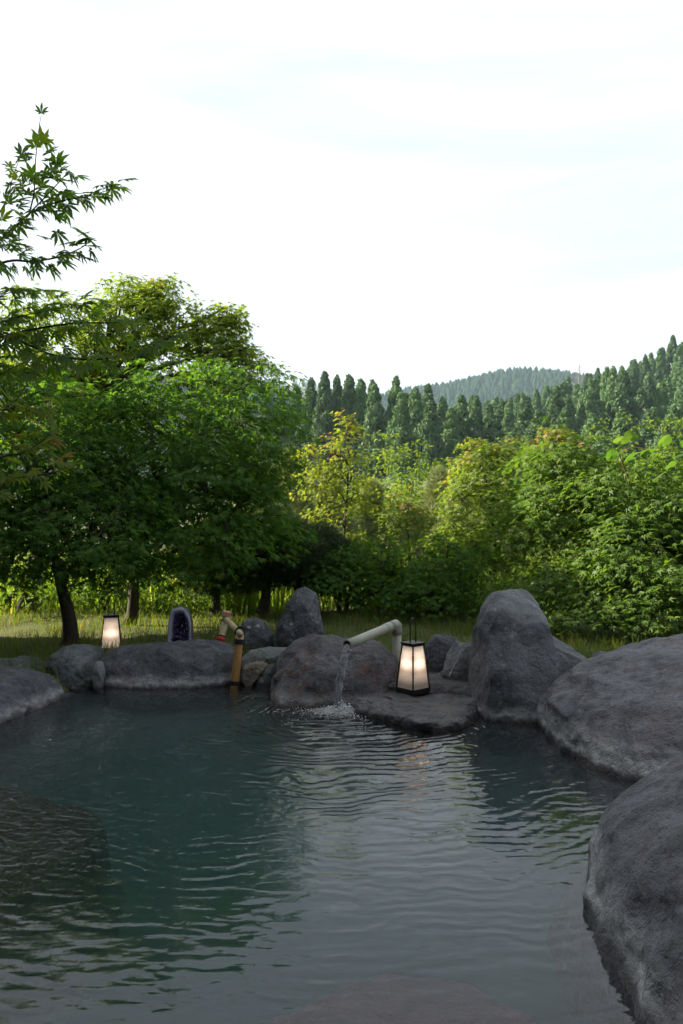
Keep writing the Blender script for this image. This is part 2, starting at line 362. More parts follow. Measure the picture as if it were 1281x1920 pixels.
mb.add(V, [tuple(i), tuple(K + k for k in reversed(i))] + [(k, K + k, K + (k + 1) % K, (k + 1) % K) for k in i], False)
tag(mb.build('pool_water', M['water']), kind='structure')

# ------------------------------------------------------------------ rocks
def fbm(p, sc_, oct_=4, seed=0.0):
    s_ = 0; am = 1
    q = Vector((p[0] * sc_ + seed, p[1] * sc_ - seed * 1.3, p[2] * sc_ + seed * .7))
    for _ in range(oct_):
        s_ += am * mnoise.noise(q); q = q * 2.07; am *= .5
    return s_
def ridged(p, sc_, seed):
    q = Vector((p[0] * sc_ + seed, p[1] * sc_ - seed, p[2] * sc_ + 2 * seed))
    return 1 - abs(mnoise.noise(q)) * 2
def facet(p, sc_, seed):
    q = Vector((p[0] * sc_ + seed, p[1] * sc_ - seed, p[2] * sc_ + 2 * seed))
    d, _ = mnoise.voronoi(q); return d[1] - d[0]
def radial(poly, c):
    P_ = np.array(poly, float) - c
    an = np.arctan2(P_[:, 1], P_[:, 0]); rd = np.hypot(P_[:, 0], P_[:, 1])
    def f(t):
        dx, dy = math.cos(t), math.sin(t); best = 0
        for i_ in range(len(P_)):
            a_, b_ = P_[i_], P_[(i_ + 1) % len(P_)]; ex, ey = b_ - a_
            den = dx * ey - dy * ex
            if abs(den) < 1e-12: continue
            u = (a_[0] * ey - a_[1] * ex) / den; v = (a_[0] * dy - a_[1] * dx) / den
            if u > 0 and -1e-6 <= v <= 1 + 1e-6: best = max(best, u)
        return best
    tt = np.linspace(-math.pi, math.pi, 361)[:-1]; rr_ = np.array([f(t) for t in tt])
    ker = np.array([1, 2, 3, 2, 1]) / 9; rr_ = sum(np.roll(rr_, k - 2) * ker[k] for k in range(5))
    return lambda t: np.interp((t + math.pi) % (2 * math.pi) - math.pi, np.r_[tt, math.pi], np.r_[rr_, rr_[0]])
def ico(sub):
    bm = bmesh.new(); bmesh.ops.create_icosphere(bm, subdivisions=sub, radius=1)
    V_ = np.array([v.co[:] for v in bm.verts]); F_ = np.array([[v.index for v in f.verts] for f in bm.faces]); bm.free(); return V_, F_
ICO = {k: ico(k) for k in (1, 2, 3, 5, 6, 7)}
def finish_rock(name, V_, F_, mat, amp, seed, freq, label, facets=.0, group=None):
    cen = V_.mean(0); nrm = V_ - cen; nrm /= np.linalg.norm(nrm, axis=1)[:, None] + 1e-9
    dsp = np.empty(len(V_))
    for i_, p_ in enumerate(V_):
        s_ = fbm(p_, freq, 4, seed) + .55 * fbm(p_, freq * 4.5, 3, seed + 5) * (.5 + abs(fbm(p_, freq * .8, 1, seed + 9)))
        if facets: s_ += facets * (ridged(p_, freq * 1.6, seed + 2) - .6) - facets * .8 * max(0, .12 - facet(p_, freq * 1.1, seed)) * 5
        dsp[i_] = s_
    V_ = V_ + nrm * (dsp * amp)[:, None]
    base = np.array([cen[0], cen[1], V_[:, 2].min()])
    o_ = mesh_obj(name, np_mesh(name, V_ - base, F_, smooth=True), mat); o_.location = base
    tag(o_, label, 'rock', group); return o_
def chip(S, seed, n_, lo=.70, hi=.92):
    r_ = np.random.default_rng(seed * 13 + 1); S = S.copy()
    for _ in range(n_):
        u = unit(r_.normal(size=3)); c_ = r_.uniform(lo, hi); dd = S @ u - c_; S = S - np.clip(dd, 0, None)[:, None] * u * .92
    return S
def refit(rho, an):                       # keep the outline where the chipping has cut into it
    nb_ = 90; bi = ((an + math.pi) / (2 * math.pi) * nb_).astype(int) % nb_; mxr = np.zeros(nb_); np.maximum.at(mxr, bi, rho)
    mxr = np.where(mxr < .3, 1, mxr); mxr = sum(np.roll(mxr, k) for k in (-2, -1, 0, 1, 2)) / 5
    return rho / (1 + .85 * (np.interp((an + math.pi) / (2 * math.pi) * nb_ - .5, np.arange(-1, nb_ + 1), np.r_[mxr[-1], mxr, mxr[0]]) - 1))
def rock_front(name, poly, d, tf, tb, mat, label, amp=.02, seed=1, freq=3.5, lean=0.0, sub=6, e1=.75, e2=.8, facets=.3, chips=9):
    pts = np.array([at(x, y, d)[[0, 2]] for x, y in poly]); c_ = (pts.min(0) + pts.max(0)) / 2
    Rf = radial(pts, c_); S, F_ = ICO[sub]; S = chip(S, seed, chips); an = np.arctan2(S[:, 2], S[:, 0]); rho = refit(np.hypot(S[:, 0], S[:, 2]), an)
    rd = Rf(an) * rho ** e1
    z = c_[1] + np.sin(an) * rd; ztop = pts[:, 1].max()
    y = d + np.where(S[:, 1] > 0, tb, tf) * np.sign(S[:, 1]) * np.abs(S[:, 1]) ** e2 - lean * (ztop - z)
    return finish_rock(name, np.c_[c_[0] + np.cos(an) * rd, y, z], F_, mat, amp, seed, freq, label, facets)
def rock_plan(name, poly, ztop, zbot, mat, label, amp=.03, seed=1, freq=2.5, peak=(0, 0), e1=.8, e2=.8, sub=6, facets=.3, tilt=(0, 0), chips=8):
    pts = np.array(poly, float); c_ = (pts.min(0) + pts.max(0)) / 2; Rf = radial(pts, c_)
    S, F_ = ICO[sub]; S = chip(S, seed, chips, .78, .95); an = np.arctan2(S[:, 1], S[:, 0]); rho = refit(np.hypot(S[:, 0], S[:, 1]), an); rd = Rf(an) * rho ** e1 * (1 + .13 * np.clip(-S[:, 2] * 3, 0, 1))
    up = np.clip(S[:, 2], 0, 1) ** e2
    x = c_[0] + np.cos(an) * rd + peak[0] * up; y = c_[1] + np.sin(an) * rd + peak[1] * up
    z = np.where(S[:, 2] > 0, ztop * up, -zbot * np.abs(S[:, 2]) ** .8) + ((x - c_[0]) * tilt[0] + (y - c_[1]) * tilt[1]) * up
    return finish_rock(name, np.c_[x, y, z], F_, mat, amp, seed, freq, label, facets)

RM = {}
RM['blue'] = rock_mat('rock_blue_grey', (.060, .062, .075), (.095, .090, .10), crust=.5, lichen=.25)
RM['green'] = rock_mat('rock_green_grey', (.075, .088, .082), (.12, .13, .12), crust=.3, lichen=.6, lichc=(.26, .30, .26))
RM['dark'] = rock_mat('rock_dark', (.048, .046, .052), (.082, .076, .082), crust=.8, lichen=.15)
RM['lich'] = rock_mat('rock_lichened', (.060, .062, .066), (.10, .10, .105), crust=0, lichen=1.0)
RM['red'] = rock_mat('rock_reddish', (.070, .058, .060), (.125, .110, .115), crust=.35, lichen=.25, rust=.5)
RM['ledge'] = rock_mat('rock_ledge', (.060, .052, .055), (.105, .095, .090), crust=.15, lichen=.15, rust=.4)
RM['tall'] = rock_mat('rock_tall', (.135, .137, .138), (.27, .268, .262), crust=.9, lichen=.5)
RM['near'] = rock_mat('rock_near', (.16, .15, .155), (.29, .275, .275), crust=1.0, lichen=.1, rust=.22, speck=.45, crust_h=.095)
RM['gold'] = rock_mat('rock_gold', (.24, .17, .09), (.30, .26, .19), crust=0, lichen=.2, rust=.6)
RM['pale'] = rock_mat('rock_pale', (.20, .21, .18), (.27, .27, .24), crust=.1, lichen=.2)
RM['sub'] = rock_mat('rock_under_water', (.42, .17, .19), (.50, .22, .24), crust=0, lichen=.0, rust=.7, speck=.1)
RM['subd'] = rock_mat('rock_under_water_dark', (.05, .05, .035), (.11, .10, .06), crust=0, lichen=.3)

# far-left bank
rock_plan('boulder', [(-3.2, 4.3), (-2.5, 4.55), (-2.2, 4.95), (-2.08, 5.4), (-2.0, 5.85), (-2.2, 6.15), (-2.7, 6.25), (-3.3, 6.0)], .26, .5, RM['blue'],
          'dark blue-grey boulder sloping into the water at the left edge of the picture', amp=.035, seed=3, freq=2.6, peak=(-.1, .1))
rock_front('rock', [(-70, 1300), (-60, 1245), (0, 1233), (45, 1231), (85, 1245), (95, 1275), (90, 1320), (0, 1340)], 6.55, .3, .35, RM['green'],
           'low grey rock behind the dark blue-grey boulder, below the sunny grass', amp=.02, seed=8)
rock_front('rock', [(92, 1255), (105, 1222), (130, 1212), (160, 1214), (183, 1222), (192, 1250), (188, 1300), (150, 1330), (115, 1325), (97, 1290)], 6.35, .28, .3, RM['green'],
           'squarish greenish-grey rock with pale lichen blotches beside the long dark rock', amp=.022, seed=11, facets=.5)
rock_front('rock', [(172, 1262), (180, 1240), (190, 1240), (196, 1262), (194, 1300), (176, 1302)], 6.15, .08, .1, RM['pale'],
           'small pale stone wedged between the greenish rock and the long dark rock', amp=.006, seed=12, sub=5)
rock_front('boulder', [(186, 1255), (193, 1228), (225, 1213), (290, 1206), (360, 1204), (425, 1207), (447, 1220), (450, 1250), (440, 1300), (400, 1325), (260, 1330), (196, 1315), (186, 1285)], 6.55, .35, .4,
           RM['dark'], 'long low dark rock with a white mineral line, below the left lantern', amp=.022, seed=15, freq=2.8, lean=.3, e1=.7)
rock_front('rock', [(448, 1185), (457, 1162), (478, 1156), (497, 1166), (511, 1190), (514, 1235), (450, 1240)], 7.0, .18, .2, RM['lich'],
           'small rounded grey rock between the bamboo stand and the pointed standing stone', amp=.018, seed=21)
rock_front('rock', [(512, 1205), (522, 1170), (540, 1130), (556, 1108), (572, 1103), (592, 1115), (600, 1140), (606, 1175), (612, 1215), (600, 1240), (520, 1240)], 6.95, .22, .25, RM['lich'],
           'pointed grey standing stone speckled with white lichen', amp=.016, seed=24, e1=.82)
rock_front('rock', [(452, 1235), (470, 1218), (510, 1214), (545, 1216), (550, 1240), (520, 1258), (470, 1262), (452, 1250)], 6.5, .14, .25, RM['pale'],
           'flat pale grey stone lying on top of the golden-brown stone', amp=.012, seed=27, sub=5)
rock_front('rock', [(449, 1262), (455, 1246), (480, 1240), (506, 1244), (500, 1262), (478, 1282), (470, 1300), (452, 1298)], 6.33, .12, .2, RM['gold'],
           'golden-brown broken stone at the water beside the bamboo post', amp=.014, seed=29, facets=.8, sub=5)
rock_front('rock', [(478, 1282), (500, 1250), (514, 1244), (520, 1262), (512, 1300), (480, 1304)], 6.3, .08, .2, RM['pale'],
           'smooth pale stone tucked between the golden-brown stone and the big reddish rock', amp=.008, seed=31, sub=5)
rock_front('boulder', [(498, 1300), (512, 1262), (520, 1235), (545, 1205), (590, 1197), (650, 1198), (720, 1200), (742, 1222), (752, 1280), (748, 1330), (640, 1360), (560, 1350), (510, 1330)], 6.15, .42, .45, RM['red'],
           'big reddish-grey rock under the grey spout, with a dark hollow on its side', amp=.035, seed=36, freq=2.6, lean=.55, e1=.72, facets=.6)
# ledge and the stones behind it
rock_plan('ledge_rock', [(.03, 5.5), (.15, 5.3), (.3, 5.14), (.42, 4.97), (.60, 4.90), (.74, 4.97), (.86, 5.15), (1.0, 5.5), (1.05, 6.1), (.5, 6.25), (.05, 6.1)], .078, .4, RM['ledge'],
          'flat dark rock ledge at the water with the right lantern standing on it', amp=.016, seed=41, freq=6, e1=.4, e2=.28, facets=1.0, sub=7)
rock_plan('rock', [(.30, 5.72), (.62, 5.62), (.95, 5.5), (1.12, 5.6), (1.1, 6.35), (.3, 6.45)], .14, .3, RM['ledge'],
          'flat dark stone slab behind the right lantern', amp=.012, seed=43, freq=5, e1=.4, e2=.3, facets=.8)
rock_front('rock', [(786, 1240), (796, 1205), (815, 1186), (832, 1182), (852, 1192), (866, 1212), (870, 1300), (790, 1310)], 6.3, .2, .25, RM['dark'],
           'rounded dark rock behind the right lantern', amp=.016, seed=45)
rock_front('rock', [(828, 1262), (840, 1232), (860, 1208), (885, 1203), (905, 1215), (905, 1310), (830, 1310)], 5.95, .15, .25, RM['tall'],
           'low grey rock with a pale edge wedged against the tall boulder', amp=.014, seed=47)
rock_front('boulder', [(880, 1335), (876, 1290), (880, 1235), (893, 1180), (905, 1135), (925, 1113), (960, 1107), (995, 1110), (1015, 1127), (1022, 1160), (1024, 1180), (1050, 1198), (1078, 1218), (1092, 1240), (1080, 1275), (1050, 1300), (1020, 1345), (1008, 1400), (950, 1410), (890, 1395)],
           5.62, .38, .42, RM['tall'], 'tall grey boulder with a humped top and sloping right shoulder', amp=.02, seed=52, freq=2.7, lean=.22, e1=.78)
rock_front('rock', [(1066, 1300), (1080, 1262), (1100, 1235), (1112, 1240), (1120, 1300)], 6.1, .1, .15, RM['dark'],
           'dark stone in the gap between the tall boulder and the small round rock', amp=.01, seed=53, sub=5)
rock_front('rock', [(1103, 1250), (1112, 1230), (1132, 1220), (1152, 1226), (1168, 1242), (1172, 1290), (1105, 1290)], 6.4, .15, .18, RM['lich'],
           'small round lichened rock above the wide flat boulder', amp=.014, seed=55)
rock_plan('boulder', [(1.16, 4.75), (1.2, 4.45), (1.30, 4.2), (1.6, 3.85), (2.3, 3.7), (3.2, 4.0), (3.7, 4.8), (3.3, 5.6), (2.5, 5.9), (1.8, 5.75), (1.35, 5.4), (1.2, 5.1)], .57, .5, RM['near'],
          'wide flat purplish-grey boulder with a white crust at the waterline', amp=.045, seed=61, freq=1.7, peak=(.2, .15), sub=7, e1=.85, e2=.9, chips=6)
rock_plan('boulder', [(.78, 2.0), (.8, 2.45), (.86, 2.85), (.98, 3.15), (1.3, 3.4), (1.9, 3.5), (2.6, 3.2), (3.0, 2.4), (2.6, 1.5), (1.7, 1.1), (1.0, 1.3)], .60, .5, RM['near'],
          'huge rough grey boulder filling the lower right corner', amp=.04, seed=67, freq=1.8, peak=(.15, .1), sub=7, e1=.85, e2=.85, facets=.45, chips=5)
# sunken stones
def lower(o_, dz): o_.location.z += dz
lower(rock_plan('sunken_rock', [(-2.5, 3.1), (-1.9, 3.0), (-1.35, 3.15), (-1.05, 3.55), (-1.15, 3.95), (-1.6, 4.2), (-2.2, 4.3), (-2.7, 3.9)], .40, .3, RM['subd'],
          'dark mossy sunken rock breaking the ripples near the left edge', amp=.03, seed=71, freq=2.6, e1=.7, e2=.6), -.405)
lower(rock_plan('sunken_rock', [(-.35, 1.5), (.55, 1.5), (.75, 2.0), (.66, 2.35), (.42, 2.6), (.15, 2.62), (-.1, 2.45), (-.35, 2.25)], .50, .3, RM['sub'],
          'purplish sunken rock under the water at the bottom of the picture', amp=.03, seed=75, freq=2.6, e1=.45, e2=.25), -.575)

# ------------------------------------------------------------------ plants: builders
def leaf_tpl(kind):
    if kind == 'maple':                                   # five pointed lobes
        an = [R(q) for q in (-84, -42, 0, 42, 84)]; ln = [.62, .92, 1.0, .92, .62]
        nt_ = [R(q) for q in (-125, -62, -21, 21, 62, 125)]; nl = [.12, .30, .34, .34, .30, .12]
        v = [(0, 0, 0)] + [(math.sin(q) * r_, math.cos(q) * r_, .03) for q, r_ in zip(nt_, nl)] + [(math.sin(q) * r_, math.cos(q) * r_, -.12 * r_ * r_) for q, r_ in zip(an, ln)]
        f = []
        for k in range(5): f += [(0, 7 + k, 1 + k), (0, 2 + k, 7 + k)]
        v = np.array(v); v[:, :2] *= .62; return v, np.array(f)
    if kind == 'oval':
        return np.array([(0, 0, 0), (.26, .5, .06), (0, 1, -.05), (-.26, .5, .06)], float), np.array([(0, 1, 2), (0, 2, 3)])
    if kind == 'tuft':                                    # a brush of needles
        v = []; f = []
        for k in range(9):
            t = 2.4 * k; s_ = .25 + .75 * (k / 8); d_ = Vector((math.cos(t) * s_, 1.05 - s_ * .55, math.sin(t) * s_)).normalized()
            sd = d_.orthogonal().normalized() * .035
            b = len(v); v += [tuple(sd), tuple(-sd), tuple(d_)]; f.append((b, b + 1, b + 2))
        return np.array(v), np.array(f)
    if kind == 'blade':
        return np.array([(-.02, 0, 0), (.02, 0, 0), (-.014, .55, .06), (.014, .55, .06), (0, 1, .25)], float), np.array([(0, 1, 3), (0, 3, 2), (2, 3, 4)])
    if kind == 'spray':                                   # a cedar spray
        return np.array([(-.4, 0, 0), (.4, 0, 0), (.22, .7, .1), (0, 1.05, -.05), (-.25, .65, .12)], float), np.array([(0, 1, 2), (0, 2, 4), (4, 2, 3)])
TPL = {k: leaf_tpl(k) for k in ('maple', 'oval', 'tuft', 'blade', 'spray')}
def scatter(tpl, pos, axis, nrm, size):
    v, f = TPL[tpl]; a_ = unit(axis); n_ = nrm - a_ * np.sum(a_ * nrm, 1)[:, None]; n_ = unit(n_); s_ = np.cross(a_, n_)
    P_ = pos[:, None, :] + size[:, None, None] * (v[None, :, 0:1] * s_[:, None] + v[None, :, 1:2] * a_[:, None] + v[None, :, 2:3] * n_[:, None])
    F_ = f[None] + (np.arange(len(pos)) * len(v))[:, None, None]
    return P_.reshape(-1, 3), F_.reshape(-1, 3), len(v)
def foliage(name, tpl, pos, axis, nrm, size, mat, parent, tip=None, origin=(0, 0, 0), r=None):
    r = r or rng
    V_, F_, k = scatter(tpl, pos, axis, nrm, size)
    rn = np.repeat(r.random(len(pos)), k); tp = np.repeat(tip if tip is not None else np.zeros(len(pos)), k)
    o_ = mesh_obj(name, np_mesh(name, V_ - np.array(origin), F_, {'rnd': rn, 'tip': tp}), mat, parent); o_['kind'] = 'stuff'; return o_
def rsphere(r, n_): return unit(r.normal(size=(n_, 3)))
UP = np.array([0, 0, 1.0])

def broadleaf(name, base, blobs, nspray, nleaf, lsize, mat, label, cat='tree', group=None, seed=1, trunk_r=.06, sprayR=.28, tipz=None, tpl='maple', shell=.5,
              stems=1, trunk_top=None, limb_mat=None, droop=.4, limbs=True):
    r = np.random.default_rng(seed); base = np.array(base, float)
    root = tag(empty(name, base), label, cat, group)
    W_ = np.array([b_[2] for b_ in blobs], float); W_ /= W_.sum(); cs = np.array([b_[0] for b_ in blobs], float); rs = np.array([b_[1] for b_ in blobs], float)
    bi = r.choice(len(blobs), nspray, p=W_)
    dr = rsphere(r, nspray); fr_ = shell + (1.06 - shell) * r.random(nspray) ** .7
    sc_ = cs[bi] + dr * rs[bi] * fr_[:, None]
    keep = sc_[:, 2] > base[2] + .25
    sc_, bi = sc_[keep], bi[keep]; ns = len(sc_)
    # leaves
    k = nleaf; rho = np.sqrt(r.random((ns, k))); ta = r.random((ns, k)) * 2 * np.pi
    sr = sprayR * (.6 + .7 * r.random(ns))[:, None]
    radial_ = np.stack([np.cos(ta), np.sin(ta), 0 * ta], -1)
    outw = unit((sc_ - cs[bi]) / rs[bi]); tiltx = r.normal(size=(ns, 2)) * .25 - outw[:, :2] * .35
    off = radial_ * (rho * sr)[..., None]
    zz_ = np.einsum('skj,sj->sk', off[..., :2], tiltx) - droop * (rho ** 2) * sr + r.normal(size=(ns, k)) * .035
    pos = sc_[:, None] + off; pos[..., 2] += zz_
    oh = outw.copy(); oh[:, 2] *= .3
    ax = .55 * radial_ + .6 * oh[:, None] + np.array([0, 0, -.38]) + r.normal(size=(ns, k, 3)) * .32
    nm = UP + .55 * outw[:, None] + r.normal(size=(ns, k, 3)) * .38
    sz = lsize * (.65 + .6 * r.random((ns, k)))
    tip = np.zeros((ns, k))
    if tipz:
        f_ = np.clip((sc_[:, 2] - tipz[0]) / (tipz[1] - tipz[0]), 0, 1)
        tip = ((r.random((ns, 1)) < f_[:, None] * .55) & (r.random((ns, k)) < .7)) * (.35 + .65 * r.random((ns, k)))
    foliage('crown', tpl, pos.reshape(-1, 3), ax.reshape(-1, 3), nm.reshape(-1, 3), sz.ravel(), mat, root, tip.ravel(), base, r)
    # trunk and limbs
    top = np.array(trunk_top if trunk_top is not None else (cs * W_[:, None]).sum(0)); tm = MB(); lm = MB(); forks = []
    for s_ in range(stems):
        b0 = np.array([r.normal() * .05 * (s_ > 0), r.normal() * .05 * (s_ > 0), -.1]); tt = top - base + (r.normal(size=3) * np.array([.25, .2, .1]) if s_ else 0)
        pts = [b0 + (tt - b0) * q + np.array([math.sin(q * 5 + s_ + seed) * .05, math.cos(q * 4 + seed) * .04, 0]) * (q > 0) for q in np.linspace(0, 1, 9)]
        tm.tube(pts, [trunk_r * (1.35 if q == 0 else 1) * (1 - .75 * q) for q in np.linspace(0, 1, 9)], 9); forks += pts[2:]
    tm.build('trunk', limb_mat or M['bark'], root)
    if limbs:
        forks = np.array(forks); ends = []
        nl = max(6, len(blobs) * 3)
        for q in range(nl):
            b_ = q % len(blobs); e_ = cs[b_] + rsphere(r, 1)[0] * rs[b_] * .62 - base
            low = forks[forks[:, 2] < e_[2] + .1]; low = low if len(low) else forks[:1]
            s0 = low[np.argmin(np.linalg.norm(low - e_, axis=1) + .3 * r.random(len(low)))]
            pts = [s0 + (e_ - s0) * u + np.array([0, 0, .12 * math.sin(u * 3.1)]) + r.normal(size=3) * .02 * (u > 0) for u in np.linspace(0, 1, 6)]
            lm.tube(pts, [trunk_r * .42 * (1 - .8 * u) for u in np.linspace(0, 1, 6)], 6); ends += pts[1:]
        ends = np.array(ends)
        for s0 in sc_[::2] - base:
            e_ = ends[np.argmin(np.linalg.norm(ends - s0, axis=1))]; mid = (e_ + s0) / 2 + np.array([0, 0, .04])
            lm.tube([e_, mid, s0], [trunk_r * .10, trunk_r * .07, trunk_r * .03], 3, False)
        lm.build('branches', limb_mat or M['bark'], root)
    return root
def copy_tree(o_, loc, rz=0.0, s_=1.0):
    c_ = o_.copy(); C.objects.link(c_); c_.location = loc; c_.rotation_euler = (0, 0, rz); c_.scale = (s_, s_, s_)
    for ch in list(o_.children):
        q = ch.copy(); C.objects.link(q); q.parent = c_
    return c_
def ground_at(px, d): x_ = (px - 640.5) / FPX * d; return np.array([x_, d, gz(x_, d)])
def blob(px, py, d, rx, ry, rz, wt=1.0): return (at(px, py, d), (rx, ry, rz), wt)

# ------------------------------------------------------------------ garden trees
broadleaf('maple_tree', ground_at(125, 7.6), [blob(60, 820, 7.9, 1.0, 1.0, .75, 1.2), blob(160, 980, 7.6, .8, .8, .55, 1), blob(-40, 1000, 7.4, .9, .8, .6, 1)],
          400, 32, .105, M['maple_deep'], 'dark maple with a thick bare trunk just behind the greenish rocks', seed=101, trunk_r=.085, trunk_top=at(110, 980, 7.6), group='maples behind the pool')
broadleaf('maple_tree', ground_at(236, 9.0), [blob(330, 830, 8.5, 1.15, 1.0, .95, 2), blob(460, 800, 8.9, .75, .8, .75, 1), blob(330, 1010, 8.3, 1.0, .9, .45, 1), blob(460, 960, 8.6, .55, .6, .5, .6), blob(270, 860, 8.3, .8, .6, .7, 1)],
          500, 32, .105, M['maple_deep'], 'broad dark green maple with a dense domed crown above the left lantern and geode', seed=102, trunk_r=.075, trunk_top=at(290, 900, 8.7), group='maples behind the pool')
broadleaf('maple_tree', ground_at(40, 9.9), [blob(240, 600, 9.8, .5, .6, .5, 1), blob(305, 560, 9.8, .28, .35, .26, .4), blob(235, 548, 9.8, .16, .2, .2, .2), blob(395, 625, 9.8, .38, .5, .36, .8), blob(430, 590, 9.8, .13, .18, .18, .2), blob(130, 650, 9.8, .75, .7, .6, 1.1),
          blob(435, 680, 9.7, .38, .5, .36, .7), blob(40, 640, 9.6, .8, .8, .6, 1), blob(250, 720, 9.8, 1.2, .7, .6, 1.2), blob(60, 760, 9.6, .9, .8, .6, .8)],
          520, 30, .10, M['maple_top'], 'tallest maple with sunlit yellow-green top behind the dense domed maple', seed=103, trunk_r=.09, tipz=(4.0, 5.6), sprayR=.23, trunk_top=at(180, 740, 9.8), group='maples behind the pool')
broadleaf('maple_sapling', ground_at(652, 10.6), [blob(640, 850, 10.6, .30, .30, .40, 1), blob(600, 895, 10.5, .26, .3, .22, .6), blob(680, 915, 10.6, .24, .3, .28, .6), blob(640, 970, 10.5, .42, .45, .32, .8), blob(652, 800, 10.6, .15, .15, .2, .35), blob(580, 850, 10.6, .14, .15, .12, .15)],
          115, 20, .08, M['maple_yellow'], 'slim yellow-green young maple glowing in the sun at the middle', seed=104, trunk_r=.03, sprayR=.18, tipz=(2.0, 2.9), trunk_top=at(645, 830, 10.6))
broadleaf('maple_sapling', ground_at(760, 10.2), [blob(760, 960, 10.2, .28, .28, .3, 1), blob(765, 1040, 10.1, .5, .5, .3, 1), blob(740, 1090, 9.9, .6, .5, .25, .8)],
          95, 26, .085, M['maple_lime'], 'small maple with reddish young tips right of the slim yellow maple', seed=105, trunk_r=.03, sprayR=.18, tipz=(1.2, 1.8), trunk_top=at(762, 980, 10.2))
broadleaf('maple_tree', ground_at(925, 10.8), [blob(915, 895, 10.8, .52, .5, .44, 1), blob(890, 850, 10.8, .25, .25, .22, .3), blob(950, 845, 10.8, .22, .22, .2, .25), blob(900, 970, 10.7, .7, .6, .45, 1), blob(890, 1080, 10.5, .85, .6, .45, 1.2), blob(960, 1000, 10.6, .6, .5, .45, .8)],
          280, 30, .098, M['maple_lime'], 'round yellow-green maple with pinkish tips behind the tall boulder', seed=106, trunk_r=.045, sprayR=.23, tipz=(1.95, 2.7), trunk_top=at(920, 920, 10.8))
broadleaf('maple_tree', ground_at(1060, 8.9), [blob(1060, 880, 9.0, .5, .5, .35, .9), blob(1150, 930, 8.6, .7, .7, .4, 1.2), blob(1040, 960, 8.8, .6, .6, .4, 1), blob(1060, 1110, 8.2, .75, .5, .3, 1.1), blob(1040, 840, 9.1, .25, .25, .25, .25)],
          310, 32, .105, M['maple_mid'], 'spreading green maple with layered branches right of the tall boulder', seed=107, trunk_r=.05, sprayR=.27, tipz=(2.0, 2.5), trunk_top=at(1065, 940, 8.9))
broadleaf('maple_tree', ground_at(1290, 8.4), [blob(1260, 930, 8.3, .8, .7, .5, 1.4), blob(1240, 1080, 7.9, .8, .6, .35, 1.2), blob(1380, 980, 8.3, .8, .7, .6, 1), blob(1180, 1020, 8.1, .6, .5, .35, .8)],
          330, 32, .105, M['maple_mid'], 'dark green maple running out of the right edge of the picture', seed=108, trunk_r=.055, trunk_top=at(1280, 960, 8.4))
broadleaf('shrub', ground_at(1160, 7.9), [blob(1150, 1130, 7.8, .4, .35, .25, 1), blob(1230, 1160, 7.6, .45, .35, .22, 1), blob(1080, 1165, 7.6, .35, .3, .15, .6)],
          90, 34, .08, M['maple_mid'], 'low leafy shrub behind the wide flat boulder', 'shrub', seed=109, trunk_r=.02, sprayR=.2, trunk_top=at(1160, 1140, 7.8))
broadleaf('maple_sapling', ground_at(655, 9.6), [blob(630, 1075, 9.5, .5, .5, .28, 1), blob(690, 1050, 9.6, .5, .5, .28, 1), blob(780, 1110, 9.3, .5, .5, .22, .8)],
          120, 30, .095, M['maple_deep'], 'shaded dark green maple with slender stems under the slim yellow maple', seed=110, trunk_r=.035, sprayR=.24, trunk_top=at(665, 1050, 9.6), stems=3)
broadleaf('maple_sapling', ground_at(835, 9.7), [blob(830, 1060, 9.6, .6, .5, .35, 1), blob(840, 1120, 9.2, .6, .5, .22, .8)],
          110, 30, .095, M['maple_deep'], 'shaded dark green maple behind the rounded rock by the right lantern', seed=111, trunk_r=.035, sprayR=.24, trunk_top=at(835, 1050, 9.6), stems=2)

for q, (px, py, d, lab) in enumerate([(55, 1115, 9.4, 'low shaded maple bush between the left edge and the thick bare trunk'), (190, 1105, 9.9, 'low maple bush between the two left trunks'), (300, 1110, 10.0, 'low maple bush behind the geode'),
                                      (430, 1120, 10.2, 'low maple bush behind the bamboo stand'), (720, 1125, 9.4, 'low maple bush right of the spout elbow'), (955, 1130, 8.9, 'low maple bush hidden behind the tall boulder')]):
    broadleaf('maple_bush', ground_at(px, d), [blob(px, py, d, .42, .35, .2, 1), blob(px + 40, py + 18, d - .1, .3, .3, .14, .6)], 46, 24, .09, M['maple_mid'], lab, 'bush', 'low maple bushes under the trees', seed=150 + q, trunk_r=.018, sprayR=.2, trunk_top=at(px, py, d))
